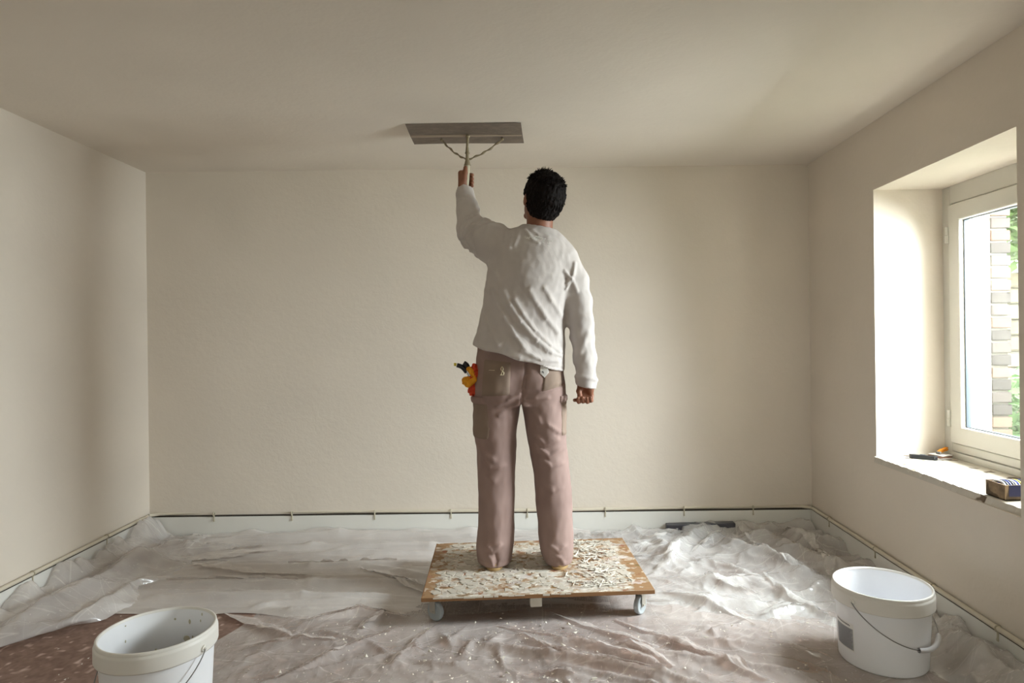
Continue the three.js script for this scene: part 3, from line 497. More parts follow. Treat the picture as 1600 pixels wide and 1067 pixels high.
// ------------------------------------------------------------------ trowel held against the ceiling
{
  const t = thing('ceiling_trowel', 'wide steel smoothing trowel with cream handle pressed against the ceiling', 'trowel', [-0.322, 2.03, -3.25]);
  const L = (x, y, d) => [x + 0.322, y - 2.03, -d + 3.25];
  // blade: long thin plate, near edge on the ceiling, sloping down and away
  const c = [L(-0.612, 2.2765, 3.144), L(-0.044, 2.2765, 3.14), L(-0.032, 2.224, 3.296), L(-0.597, 2.224, 3.3)].map((p) => V(...p));
  const n = c[1].clone().sub(c[0]).cross(c[3].clone().sub(c[0])).normalize(); if (n.y < 0) n.negate();
  const plate = (pts, th, lift = 0, nu = 24, nv = 6) => { const pos = [], idx = [], w = nu + 1, uv = [];
    for (const o of [lift, lift + th]) for (let j = 0; j <= nv; j++) for (let i = 0; i <= nu; i++) { const u = i / nu, v = j / nv, q = pts[0].clone().lerp(pts[1], u).lerp(pts[3].clone().lerp(pts[2], u), v).addScaledVector(n, o - 0.004 * Math.sin(Math.PI * v) + 0.002 * Math.sin(u * 5)); pos.push(q.x, q.y, q.z); uv.push(u * 0.57, v * 0.17); }
    const N = w * (nv + 1), q4 = (a, b, cc, d) => idx.push(a, b, cc, a, cc, d);
    for (let j = 0; j < nv; j++) for (let i = 0; i < nu; i++) { const a = j * w + i; q4(a, a + 1, a + w + 1, a + w); q4(N + a, N + a + w, N + a + w + 1, N + a + 1); }
    for (let i = 0; i < nu; i++) { q4(i, N + i, N + i + 1, i + 1); const a = nv * w + i; q4(a, a + 1, N + a + 1, N + a); }
    for (let j = 0; j < nv; j++) { const a = j * w; q4(a, a + w, N + a + w, N + a); const b = a + nu; q4(b, N + b, N + b + w, b + w); }
    const g = new THREE.BufferGeometry(); g.setAttribute('position', new THREE.Float32BufferAttribute(pos, 3)); g.setAttribute('uv', new THREE.Float32BufferAttribute(uv, 2)); g.setIndex(idx); return toCreasedNormals(g, 0.6); };
  const worn = texture(512, 128, (u, v) => { const a = tn(u, v, 90, 1) * 8 + tn(u, v, 12, 2) * 10 + tn(u, v, 30, 3) * 6; return [198 + a, 190 + a, 182 + a]; });
  worn.repeat.set(1.7, 6);
  mesh('blade', plate(c, 0.0015), std(0xa39a92, 0.45, { metalness: 0.35, map: worn }), t);
  const at = (u, v, o) => c[0].clone().lerp(c[1], u).lerp(c[3].clone().lerp(c[2], u), v).addScaledVector(n, -o).toArray();
  const rail = [at(0.008, 0.56, 0.006), at(0.992, 0.56, 0.006)], lo = rail.map((p) => V(...p));
  mesh('rail', [rod(rail[0], rail[1], 0.0042, 0.0042, 10), rod(at(0.008, 0.535, 0.003), at(0.992, 0.535, 0.003), 0.0025, 0.0025, 8)], std(0xb5a596, 0.4, { metalness: 0.5 }), t);
  const mid = at(0.512, 0.56, 0.01);
  mesh('hinge_boss', [new THREE.SphereGeometry(0.0115, 16, 12).translate(...mid), rod(mid, L(-0.3175, 2.185, 3.226), 0.0075, 0.006, 14)], M.brass, t);
  mesh('shank', [rod(L(-0.3175, 2.187, 3.226), L(-0.318, 2.152, 3.232), 0.0065, 0.0105, 18), rod(L(-0.318, 2.152, 3.232), L(-0.3185, 2.118, 3.236), 0.0085, 0.0085, 18), new THREE.TorusGeometry(0.0095, 0.003, 8, 20).rotateX(Math.PI / 2).translate(...L(-0.318, 2.156, 3.2315))], M.brass, t);
  mesh('ferrule', [rod(L(-0.3185, 2.122, 3.2355), L(-0.319, 2.1, 3.238), 0.0105, 0.0155, 20), rod(L(-0.319, 2.1, 3.238), L(-0.319, 2.095, 3.2385), 0.0175, 0.0175, 20)], M.brass, t);
  mesh('handle', [rod(L(-0.319, 2.096, 3.2385), L(-0.325, 2.02, 3.245), 0.0135, 0.014, 20), rod(L(-0.325, 2.02, 3.245), L(-0.33, 1.965, 3.25), 0.014, 0.012, 20)], std(0xb3ab94, 0.55), t);
  // twisted flat braces from the shank to the blade
  for (const s of [0, 1]) {
    const A = V(...L(-0.318 + (s ? 0.006 : -0.006), 2.126, 3.2365)), B = V(...at(s ? 0.815 : 0.27, 0.7, 0.012)), side = V(1, 0, 0), pos = [], idx = [], N = 44;
    for (let i = 0; i <= N; i++) { const u = i / N, q = A.clone().lerp(B, u); q.y -= Math.sin(u * Math.PI) * 0.012; const d = B.clone().sub(A).normalize(), e1 = d.clone().cross(V(0, 0, 1)).normalize(), e2 = d.clone().cross(e1).normalize(), a = u * 15;
      q.addScaledVector(e1, Math.sin(u * 22) * 0.0018);
      for (let k = 0; k < 8; k++) { const th = k / 8 * 2 * Math.PI, r1 = 0.0058 * Math.cos(th), r2 = 0.0034 * Math.sin(th), X = r1 * Math.cos(a) - r2 * Math.sin(a), Y = r1 * Math.sin(a) + r2 * Math.cos(a), w = q.clone().addScaledVector(e1, X).addScaledVector(e2, Y); pos.push(w.x, w.y, w.z); } }
    for (let i = 0; i < N; i++) for (let k = 0; k < 8; k++) { const a = i * 8 + k, b = i * 8 + (k + 1) % 8; idx.push(a, b, b + 8, a, b + 8, a + 8); }
    const g = new THREE.BufferGeometry(); g.setAttribute('position', new THREE.Float32BufferAttribute(pos, 3)); g.setIndex(idx); g.computeVertexNormals();
    const end = new THREE.SphereGeometry(0.008, 12, 8).translate(B.x, B.y, B.z);
    mesh('brace', [g, end], M.brass, t);
  }
}

// ------------------------------------------------------------------ rolling platform he stands on
{
  const t = thing('rolling_platform', 'low plywood platform on castors crusted with plaster under the man', 'platform', [-0.005, 0, -3.095], 0.058);
  const W2 = 0.502, D2 = 0.357, top = 0.126, th = 0.019;
  const cv = document.createElement('canvas'); cv.width = 1400; cv.height = 1000; const g = cv.getContext('2d');
  g.fillStyle = '#94714d'; g.fillRect(0, 0, 1400, 1000);
  for (let i = 0; i < 700; i++) { g.strokeStyle = `rgba(${rr(90, 150) | 0},${rr(65, 105) | 0},${rr(40, 70) | 0},${rr(0.04, 0.16)})`; g.lineWidth = rr(1, 5); const y = rr(0, 1000), x = rr(-200, 1400), l = rr(100, 800); g.beginPath(); g.moveTo(x, y); g.bezierCurveTo(x + l * 0.3, y + rr(-8, 8), x + l * 0.6, y + rr(-8, 8), x + l, y + rr(-6, 6)); g.stroke(); }
  const blot = (x, y, r, c, k = 0.35) => { g.fillStyle = c; g.beginPath(); const n = 14; for (let i = 0; i <= n; i++) { const a = i / n * 2 * Math.PI, q = r * (1 + k * rr(-1, 1)); const X = x + Math.cos(a) * q * 1.5, Y = y + Math.sin(a) * q; i ? g.lineTo(X, Y) : g.moveTo(X, Y); } g.fill(); };
  const dense = (x, y) => { const u = x / 1400, v = y / 1000; return clamp(0.8 + 0.7 * n2(u * 3, v * 3), 0, 1) * smoothstep(u, 0.02, 0.14) * (1 - smoothstep(u, 0.86, 0.96)) * smoothstep(v, 0.0, 0.08); };
  for (let i = 0; i < 2600; i++) { const x = rr(0, 1400), y = rr(0, 1000); if (rnd() > 0.12 + 0.88 * dense(x, y)) continue; const l = rr(165, 215); blot(x, y, rr(4, 34), `rgba(${l | 0},${l - rr(4, 12) | 0},${l - rr(10, 26) | 0},${rr(0.15, 0.7)})`, 0.55); }
  for (let i = 0; i < 2600; i++) { const x = rr(0, 1400), y = rr(0, 1000); if (rnd() > 0.1 + 0.9 * dense(x, y)) continue; const l = rr(185, 226); blot(x, y, rr(2, 14), `rgba(${l | 0},${l - 8 | 0},${l - 20 | 0},${rr(0.5, 1)})`, 0.6); }
  for (let i = 0; i < 200; i++) { const x = rr(0, 1400), y = rr(0, 1000); blot(x, y, rr(4, 18), `rgba(${rr(110, 140) | 0},${rr(75, 95) | 0},${rr(45, 60) | 0},${rr(0.5, 0.9)})`, 0.6); }
  for (let i = 0; i < 240; i++) { g.strokeStyle = `rgba(70,58,48,${rr(0.3, 0.7)})`; g.lineWidth = rr(1, 2.5); let x = rr(0, 1400), y = rr(0, 1000); g.beginPath(); g.moveTo(x, y); for (let k = 0; k < 4; k++) { x += rr(-32, 32); y += rr(-18, 18); g.lineTo(x, y); } g.stroke(); }
  g.fillStyle = '#8a6440'; g.fillRect(0, 0, 8, 1000);
  const tex = new THREE.CanvasTexture(cv); tex.colorSpace = THREE.SRGBColorSpace;
  const bg = new RoundedBoxGeometry(W2 * 2, th, D2 * 2, 3, 0.003).translate(0, top - th / 2, 0); { const p = bg.attributes.position, uv = bg.attributes.uv, nn = bg.attributes.normal; for (let i = 0; i < p.count; i++) nn.getY(i) < 0.6 ? uv.setXY(i, 0.003, 0.5) : uv.setXY(i, p.getX(i) / (2 * W2) + 0.5, 0.5 - p.getZ(i) / (2 * D2)); }
  mesh('board', bg, std(0xffffff, 0.8, { map: tex }), t);
  // hardened plaster: low crusts and curled slivers
  const crust = [], sliver = [];
  const blob = (r, h) => { const s = new THREE.Shape(), n = 9; for (let i = 0; i <= n; i++) { const a = (i % n) / n * 2 * Math.PI, q = r * (i % n ? rr(0.55, 1.25) : 0.9); i ? s.lineTo(Math.cos(a) * q * 1.4, Math.sin(a) * q) : s.moveTo(Math.cos(a) * q * 1.4, Math.sin(a) * q); } return new THREE.ExtrudeGeometry(s, { depth: h, bevelEnabled: true, bevelSize: 0.0012, bevelThickness: 0.001, bevelSegments: 1 }).rotateX(-Math.PI / 2); };
  const free = (x, z) => !((Math.abs(x + 0.19) < 0.075 || Math.abs(x - 0.13) < 0.075) && z > -0.24 && z < 0.11);
  for (let k = 0; k < 300; k++) { const x = rr(-0.47, 0.43), z = rr(-0.34, 0.345); if (!free(x, z)) continue; if (n2(x * 3, z * 3) < -0.5) continue; const gb = blob(rr(0.003, 0.022), rr(0.0005, 0.0028)).rotateY(rr(0, 6.3)); crust.push(gb.translate(clamp(x, -0.44, 0.42), top - 0.0005, clamp(z, -0.3, 0.305))); }
  for (let k = 0; k < 330; k++) {
    const right = k < 200, x = right ? 0.27 + rr(-1, 1) * rr(0.02, 0.17) : rr(-0.46, 0.42), z = right ? rr(-0.33, 0.3) : rr(-0.33, 0.33); if (!free(x, z)) continue;
    const l = rr(0.01, right ? 0.085 : 0.045), w = rr(0.0025, right ? 0.011 : 0.006), a = rr(0, 6.3), curl = rr(0.0, 0.2), s = new THREE.PlaneGeometry(l, w, 6, 1).rotateX(-Math.PI / 2 + rr(-0.35, 0.35)), p = s.attributes.position;
    for (let i = 0; i < p.count; i++) { const u = p.getX(i) / l; p.setXYZ(i, p.getX(i), p.getY(i) + 0.003 + curl * l * u * u * 2 + 0.001 * Math.sin(u * 9 + k), p.getZ(i) * (1 - Math.abs(u) * 1.5) + l * 0.25 * u * u * Math.sin(k)); }
    s.computeVertexNormals(); const th2 = s.clone().translate(0, 0.0014, 0); const m = mergeGeometries([s, th2]).rotateY(a); sliver.push(m.translate(clamp(x, -0.43, 0.43), top + 0.001, clamp(z, -0.3, 0.305)));
  }
  for (const [list, name, c] of [[crust, 'plaster_crust', 0xbab1a4], [sliver, 'plaster_slivers', 0xdcd5c8]]) { const m = mesh(name, list, std(c, 0.9, { side: THREE.DoubleSide }), t); m.userData.kind = 'stuff'; }
  { const e = []; for (let x = -0.49; x < 0.12;) { const w = rr(0.01, 0.05), h = rr(0.004, 0.009); if (rnd() < 0.85) e.push(new RoundedBoxGeometry(w, h, 0.002, 1, 0.0008).translate(x + w / 2, top - 0.001 - h / 2, D2 + 0.0004)); x += w + rr(0, 0.006); } mesh('plaster_edge', e, std(0xcfc6b8, 0.9), t).userData.kind = 'stuff'; }
  // castors
  const wheelR = 0.042, grey = std(0x9ea3a5, 0.45), zinc = std(0xb2ada3, 0.4, { metalness: 0.7 });
  for (const [x, z, a] of [[-0.452, 0.285, 0.85], [0.452, 0.295, -0.7], [-0.45, -0.3, 0.5], [0.45, -0.3, 0.3]]) {
    const c = new THREE.Group(); c.name = 'castor'; c.position.set(x, 0, z); c.rotation.y = a; t.add(c);
    mesh('mounting_plate', [box(-0.034, 0.034, 0.1, 0.107, -0.03, 0.03, 0.002), rod([0, 0.09, 0], [0, 0.101, 0], 0.021)], zinc, c);
    mesh('fork', [box(-0.017, -0.0145, 0.034, 0.094, -0.016, 0.018, 0.001), box(0.0145, 0.017, 0.034, 0.094, -0.016, 0.018, 0.001), box(-0.017, 0.017, 0.088, 0.094, -0.02, 0.02, 0.002), rod([-0.02, wheelR, 0.006], [0.02, wheelR, 0.006], 0.005)], zinc, c);
    mesh('wheel', lathe([[0, -0.011], [0.016, -0.012], [0.018, -0.009], [0.03, -0.0085], [0.033, -0.012], [0.039, -0.0115], [wheelR - 0.0005, -0.007], [wheelR, 0], [wheelR - 0.0005, 0.007], [0.039, 0.0115], [0.033, 0.012], [0.03, 0.0085], [0.018, 0.009], [0.016, 0.012], [0, 0.011]], 36).rotateZ(Math.PI / 2).translate(0, wheelR, 0.006), grey, c);
  }
  mesh('support_block', new RoundedBoxGeometry(0.052, 0.052, 0.05, 3, 0.006).translate(-0.012, 0.081, 0.3), std(0xcac3b6, 0.85), t);
  const rail = mesh('under_batten', box(-0.46, 0.46, 0.092, 0.107, -0.02, 0.02, 0.003), std(0x8a6a48, 0.8), t);
}

// ------------------------------------------------------------------ plaster buckets
function bucket(label, p, h, r1, r0, turn) {
  const t = thing('plaster_bucket', label, 'bucket', p, turn);
  const w = 0.0026, R = (y) => lerp(r0, r1 - 0.006, y / h);
  mesh('pail', lathe([[0, 0.003], [r0 - 0.012, 0.003], [r0 - 0.004, 0.0], [r0, 0.006], [R(h * 0.3), h * 0.3], [R(h * 0.72), h * 0.72], [R(h), h - 0.004], [R(h) - w, h - 0.004], [R(h * 0.72) - w, h * 0.72], [R(h * 0.3) - w, h * 0.3], [r0 - w, 0.012], [r0 - 0.02, 0.0065], [0, 0.0065]].map(([a, b]) => [a, b])), M.plastic, t);
  mesh('rim_band', lathe([[R(h) - 0.004, h - 0.008], [R(h) - 0.003, h - 0.001], [R(h) + 0.001, h], [R(h) + 0.0045, h - 0.002], [R(h) + 0.005, h - 0.009], [R(h) + 0.0045, h - 0.0125], [R(h) + 0.0068, h - 0.0135], [R(h) + 0.0068, h - 0.018], [R(h) + 0.0088, h - 0.0195], [R(h) + 0.009, h - 0.058], [R(h) + 0.0075, h - 0.062], [R(h) + 0.003, h - 0.061], [R(h - 0.05) - 0.0005, h - 0.05]]), M.plasticBand, t);
  return t;
}
function bail(t, r, y, drop, out, grip, gripMat) {   // wire handle hanging against the front (+z) from two lugs on the x axis
  for (const s of [-1, 1]) mesh('handle_lug', [rod([s * (r - 0.004), y, 0], [s * (r + 0.006), y, 0], 0.0115, 0.01, 20), rod([s * (r + 0.005), y, 0], [s * (r + 0.01), y, 0], 0.005, 0.0045, 12)], M.plasticBand, t);
  const P = [], N = 40; for (let i = 0; i <= N; i++) { const a = Math.PI * i / N, x = -Math.cos(a) * (r + 0.009), s = Math.sin(a); P.push([x, y - drop * Math.pow(s, 0.85), s * out]); }
  mesh('bail_wire', tube(P, 0.0019, 80, 6), M.wire, t);
  const G = P.filter((_, i) => i >= grip[0] && i <= grip[1]); mesh('grip', tube(G, 0.0085, 24, 12), gripMat, t);
}
{ // right bucket, empty, with a printed panel
  const h = 0.284, t = bucket('white bucket with a grey printed panel standing by the right wall below the window', [1.305, 0.001, -2.412], h, 0.171, 0.151, 0.5);
  bail(t, 0.172, h - 0.036, 0.14, 0.178, [16, 27], std(0xc6c3c4, 0.45));
  const cv = document.createElement('canvas'); cv.width = 400; cv.height = 400; const g = cv.getContext('2d');
  g.fillStyle = '#e9e7e5'; g.fillRect(0, 0, 400, 400); g.fillStyle = '#2b2b2e'; g.font = 'italic bold 44px sans-serif';
  g.beginPath(); for (let x = 20; x < 330; x += 3) g.fillRect(x, 26 + 7 * Math.sin(x * 0.22) + x * 0.02, 4, 9 + 7 * Math.abs(Math.sin(x * 0.37)));
  g.fillStyle = '#a3a3a6'; g.fillRect(14, 78, 372, 306);
  for (let y = 90; y < 376; y += 9) { let x = 24; while (x < 370) { const w = rr(8, 40); if (x + w > 376) break; g.fillStyle = `rgba(64,64,70,${rr(0.5, 0.85)})`; g.fillRect(x, y, w, 4.2); x += w + rr(4, 8); } }
  const tex = new THREE.CanvasTexture(cv); tex.colorSpace = THREE.SRGBColorSpace;
  // curved print on the wall of the pail
  const pos = [], uv = [], idx = [], nu = 16, nv = 6, a0 = -2.24, a1 = a0 + 0.62, y0 = 0.055, y1 = 0.158;
  for (let j = 0; j <= nv; j++) for (let i = 0; i <= nu; i++) { const u = i / nu, v = j / nv, a = lerp(a0, a1, u), y = lerp(y0, y1, v), r = lerp(0.151, 0.165, y / h) + 0.0009; pos.push(Math.sin(a) * r, y, Math.cos(a) * r); uv.push(u, v); }
  for (let j = 0; j < nv; j++) for (let i = 0; i < nu; i++) { const a = j * (nu + 1) + i; idx.push(a, a + 1, a + nu + 2, a, a + nu + 2, a + nu + 1); }
  const lg = new THREE.BufferGeometry(); lg.setAttribute('position', new THREE.Float32BufferAttribute(pos, 3)); lg.setAttribute('uv', new THREE.Float32BufferAttribute(uv, 2)); lg.setIndex(idx); lg.computeVertexNormals();
  mesh('printed_panel', lg, std(0xffffff, 0.5, { map: tex }), t).userData.label = 'grey block of small print under a dark headline';
}
{ // left bucket, with plaster remains inside
  const h = 0.308, t = bucket('white bucket with plaster-stained inside in the left front, cut by the lower frame edge', [-1.211, 0.001, -2.05], h, 0.171, 0.149, -0.25);
  bail(t, 0.172, h - 0.045, 0.17, 0.172, [17, 25], M.plastic);
  const st = [], c = std(0xbdb6a0, 0.9);
  for (let k = 0; k < 12; k++) { const a = rr(2.2, 4.6), y = rr(0.12, 0.29), r = lerp(0.149, 0.165, y / h) - 0.0034, q = rr(0.0015, 0.005); st.push(new THREE.SphereGeometry(q, 8, 6).scale(1, rr(1, 2.2), 0.35).rotateY(a).translate(Math.sin(a) * r, y, Math.cos(a) * r)); }
  st.push(new THREE.SphereGeometry(0.012, 12, 8).scale(1.1, 0.9, 0.3).rotateY(3.35).translate(Math.sin(3.35) * 0.158, 0.2, Math.cos(3.35) * 0.158));
  mesh('plaster_spots', st, c, t).userData.kind = 'stuff';
  mesh('plaster_remains', lathe([[0, 0.055], [0.1, 0.05], [0.14, 0.062], [0.149, 0.085], [0.1505, 0.07], [0.149, 0.02], [0, 0.02]], 48), std(0xc9c3b2, 0.85), t);
}

// ------------------------------------------------------------------ on the window sill
{
  const y = WY0 + 0.0015;
  const t = thing('cardboard_box', 'open cardboard box with blue printed side holding dark and blue strips on the sill', 'box', [1.778, y, -2.392], 0.0);
  const card = std(0xa08b72, 0.9, { map: texture(128, 128, (u, v) => { const a = tn(u, v, 7, 3) * 26 + tn(u, v, 24, 4) * 18, d = tn(u, v, 5, 11) > 0.35 ? -70 : 0; return [225 + a + d, 220 + a + d, 212 + a + d]; }) });
  card.map.repeat.set(5, 5);
  const hx = 0.056, hz = 0.05, hh = 0.056, w = 0.003;
  mesh('carton', [box(-hx, hx, 0, w, -hz, hz), box(-hx, -hx + w, 0, hh, -hz, hz), box(hx - w, hx, 0, hh, -hz, hz), box(-hx + w, hx - w, 0, hh, hz - w, hz), box(-hx + w, hx - w, 0, hh, -hz, -hz + w)].map((g) => uvBox(g)), card, t);
  mesh('printed_label', box(-hx + 0.014, hx, 0.014, hh, hz, hz + 0.0012), std(0x0b1145, 0.5), t).userData.label = 'dark blue printed side';
  const mats = [std(0x14151c, 0.45), std(0x22348a, 0.45), std(0xc9ccd4, 0.5), std(0xd8c83a, 0.5)];
  for (let k = 0; k < 9; k++) { const x = -0.042 + k * 0.0105; mesh('strip', tube([[x, 0.03, 0.04], [x + 0.002, 0.054, 0.026], [x + 0.004, 0.06, 0.0], [x + 0.002, 0.055, -0.026], [x, 0.03, -0.04]], 0.0042, 14, 6), mats[[2, 0, 1, 0, 2, 1, 3, 0, 1][k]], t); }
}
{
  const y = WY0 + 0.0015, k = thing('utility_knife', 'small black utility knife lying on the far end of the window sill', 'knife', [1.895, y, -3.12], -0.7);
  const s = new THREE.Shape([[-0.055, 0.0], [-0.045, -0.011], [0.05, -0.009], [0.06, 0.0], [0.055, 0.009], [-0.04, 0.01]].map((p) => new THREE.Vector2(...p)));
  mesh('handle', new THREE.ExtrudeGeometry(s, { depth: 0.013, bevelEnabled: true, bevelSize: 0.002, bevelThickness: 0.003, bevelSegments: 3 }).rotateX(-Math.PI / 2).translate(0, 0.003, 0), std(0x1b1c20, 0.45), k);
  mesh('blade', box(-0.082, -0.05, 0.008, 0.0095, -0.007, 0.007), M.steel, k);
  mesh('thumb_slide', box(-0.012, 0.012, 0.017, 0.0225, -0.004, 0.004, 0.002), std(0x55585e, 0.5), k);
  const n = thing('sanding_pad', 'folded stack of white sanding paper beside the knife on the sill', 'sandpaper', [1.985, y, -3.13], 0.15);
  for (let i = 0; i < 3; i++) mesh('sheet', new RoundedBoxGeometry(0.07, 0.0055, 0.075, 2, 0.002).rotateY(i * 0.13 - 0.1).translate(i * 0.002, 0.004 + i * 0.0072, 0), std([0xd8cfca, 0x8f6a58, 0xd9d4cf][i], 0.85), n);
  const c = thing('spring_clamp', 'orange and grey plastic clamp lying on the white sanding paper', 'clamp', [2.0, y + 0.0225, -3.135], 0.5);
  const jaw = (a) => mesh('jaw', new THREE.ExtrudeGeometry(new THREE.Shape([[-0.036, 0], [-0.01, 0.007], [0.03, 0.004], [0.042, 0.0], [0.03, -0.004], [-0.01, -0.004]].map((p) => new THREE.Vector2(...p))), { depth: 0.009, bevelEnabled: true, bevelSize: 0.0015, bevelThickness: 0.0015, bevelSegments: 2 }).rotateZ(a).translate(0.004, 0.009 + (a > 0 ? 0.006 : 0), -0.005), std(0xe08a1c, 0.5), c);
  jaw(0.28); jaw(0.02);
  mesh('pivot', rod([-0.03, 0.007, -0.01], [-0.03, 0.007, 0.01], 0.0068), std(0x7c7a78, 0.5), c);
}

// ------------------------------------------------------------------ at his hip: crumpled glove with pliers in it
{
  const gx = [-0.03 - 0.268, 0.126 + 0.905, -3.08 + 0.03];
  const t = thing('work_glove', 'crumpled orange and yellow work glove stuffed in the trouser side pocket', 'glove', gx);
  const fold = (c, r, s) => (p) => ell(p, c, r) - 0.006 * n3(p[0] * 50 + s, p[1] * 50, p[2] * 50) - 0.003 * n3(p[0] * 120, p[1] * 120 + s, p[2] * 120);
  const finger = (pts, s) => (p) => chain(p, pts, 0.004) - 0.0025 * n3(p[0] * 90 + s, p[1] * 90, p[2] * 90);
  const put = (name, f, mat, lab) => { const m = mesh(name, nets(f, [-0.06, -0.1, -0.06], [0.08, 0.09, 0.07], 0.0034), mat, t); m.userData.label = lab; };
  const red = std(0xc8401a, 0.75), yel = std(0xe39a12, 0.7);
  put('palm', (p) => Math.min(fold([0.022, 0.012, 0], [0.034, 0.052, 0.036], 1)(p), fold([0.018, -0.05, 0.004], [0.03, 0.034, 0.03], 4)(p)), red, 'orange red knitted back');
  put('cuff', (p) => Math.min(finger([[-0.026, -0.006, 0.02, 0.014], [-0.008, -0.026, 0.034, 0.015], [0.022, -0.004, 0.036, 0.013]], 2)(p), fold([-0.012, -0.016, 0.016], [0.026, 0.024, 0.022], 7)(p)), yel, 'yellow coated cuff');
  put('finger', finger([[-0.004, 0.046, 0.02, 0.013], [0.01, 0.03, 0.03, 0.013], [0.022, 0.008, 0.03, 0.011]], 5), yel, 'yellow coated fingertip');
  put('finger', finger([[0.02, 0.062, 0.01, 0.011], [0.022, 0.035, 0.02, 0.012]], 9), red, 'orange red finger');
  const pl = thing('pliers', 'black handled pliers sticking out of the orange glove at his hip', 'pliers', [gx[0] - 0.016, gx[1] + 0.034, gx[2] + 0.012]);
  mesh('handle', tube([[0, -0.004, 0], [-0.018, 0.018, 0.002], [-0.032, 0.026, 0], [-0.046, 0.03, 0]], 0.011, 20, 10), M.dark, pl);
  mesh('handle', tube([[0.006, 0.006, 0], [0.002, 0.026, 0.004], [-0.004, 0.034, 0.006], [-0.014, 0.04, 0.006]], 0.0125, 20, 10), M.dark, pl);
  mesh('handle_tip', tube([[-0.049, 0.0325, 0], [-0.056, 0.034, 0], [-0.06, 0.034, 0]], 0.0075, 8, 10), std(0xd9c23a, 0.5), pl).userData.label = 'yellow handle end';
  mesh('joint', rod([-0.002, 0.01, 0.0], [0.016, -0.022, 0.006], 0.0095, 0.008, 14), std(0xbfc6c8, 0.35, { metalness: 0.7 }), pl);
}

{ // dark strip at the foot of the back wall, half under the plastic
  const t = thing('dark_strip', 'dark grey strip lying at the foot of the back wall by the rumpled plastic', 'metal strip', [1.02, 0.044, -3.945], -0.02);
  mesh('strip', new RoundedBoxGeometry(0.42, 0.04, 0.05, 3, 0.006).rotateZ(0.02), std(0x55555c, 0.35, { metalness: 0.6 }), t);
}

// ------------------------------------------------------------------ plastic dust sheets on the floor
// thin film: clear plastic clouded by dust, whiter where it has been creased
const creaseMap = (lines, dir, k) => {
  const n = 1024, cv = document.createElement('canvas'); cv.width = cv.height = n; const g = cv.getContext('2d'); g.fillStyle = '#000'; g.fillRect(0, 0, n, n); g.lineCap = 'round';
  for (let i = 0; i < lines; i++) { const x = rr(0, n), y = rr(0, n), a = dir + rr(-1, 1) * (rnd() < 0.5 ? 0.5 : 1.6), l = Math.pow(rnd(), 2) * 420 + 20, w = rr(0.7, 2.4), al = Math.pow(rnd(), 2) * k, kx = rr(-0.12, 0.12) * l;
    for (const ox of [-n, 0, n]) for (const oy of [-n, 0, n]) { if (x + ox < -450 || x + ox > n + 450 || y + oy < -450 || y + oy > n + 450) continue; const ex = Math.cos(a) * l, ey = Math.sin(a) * l; g.strokeStyle = `rgba(255,255,255,${al.toFixed(3)})`; g.lineWidth = w; g.beginPath(); g.moveTo(x + ox, y + oy); g.quadraticCurveTo(x + ox + ex / 2 - Math.sin(a) * kx, y + oy + ey / 2 + Math.cos(a) * kx, x + ox + ex, y + oy + ey); g.stroke(); if (al > 0.3) { g.strokeStyle = `rgba(255,255,255,${(al * 0.25).toFixed(3)})`; g.lineWidth = w * 5; g.stroke(); } } }
  const px = g.getImageData(0, 0, n, n).data;
  return texture(n, n, (u, v) => { const s = px[(Math.round(v * n) * n + Math.round(u * n)) * 4] / 255, c = tn(u, v, 6, 4) * 0.1 + tn(u, v, 19, 5) * 0.07 - Math.max(0, tn(u, v, 110, 7) - 0.85) * 2.5, q = 255 * clamp(0.86 + c - 0.62 * s, 0, 1); return [q, q, q]; }, false); };
const CR = [creaseMap(420, 0.5, 0.36), creaseMap(320, 0.0, 0.3)];
const film = (milk, rough, color, map = 0) => new THREE.MeshPhysicalMaterial({ color, roughness: rough, transmission: Math.min(1, (1 - milk) / 0.8), transmissionMap: CR[map], thickness: 0, ior: 1.5, side: THREE.DoubleSide });
// folds: polylines [[x, depth], ...], half-width, height (floor plan, metres)
function folds(list) {
  const segs = []; for (const [pts, w, h] of list) for (let i = 0; i + 1 < pts.length; i++) segs.push([...pts[i], ...pts[i + 1], w, h, i / (pts.length - 1), 1 / (pts.length - 1)]);
  return (x, d) => { let s = 0; for (const [ax, ay, bx, by, w, h, u0, du] of segs) { const ex = bx - ax, ey = by - ay, t = clamp(((x - ax) * ex + (d - ay) * ey) / (ex * ex + ey * ey), 0, 1), q = Math.hypot(x - ax - ex * t, d - ay - ey * t) / w; if (q < 2.6) { const u = u0 + t * du, f = h * Math.pow(Math.max(0, Math.sin(Math.PI * clamp(u, 0.03, 0.97))), 0.5) * Math.exp(-Math.pow(q, 1.4)); s = Math.max(s, f) + Math.min(s, f) * 0.4; } } return s; };
}
// sharp crumple: creased ridges of several sizes
const ridge = (x, y, s) => { const a = 1 - Math.abs(n3(x, y, s)) * 2; return a > 0 ? a * a : 0; };
const crumple = (x, d, s) => 0.55 * ridge(x * 3.1 + 0.4 * n3(x * 2, d * 2, s + 4), d * 3.1, s) + 0.3 * ridge(x * 7 + 0.5 * n3(x * 4, d * 4, s + 7), d * 7, s + 2) + 0.18 * ridge(x * 16, d * 16, s + 5);
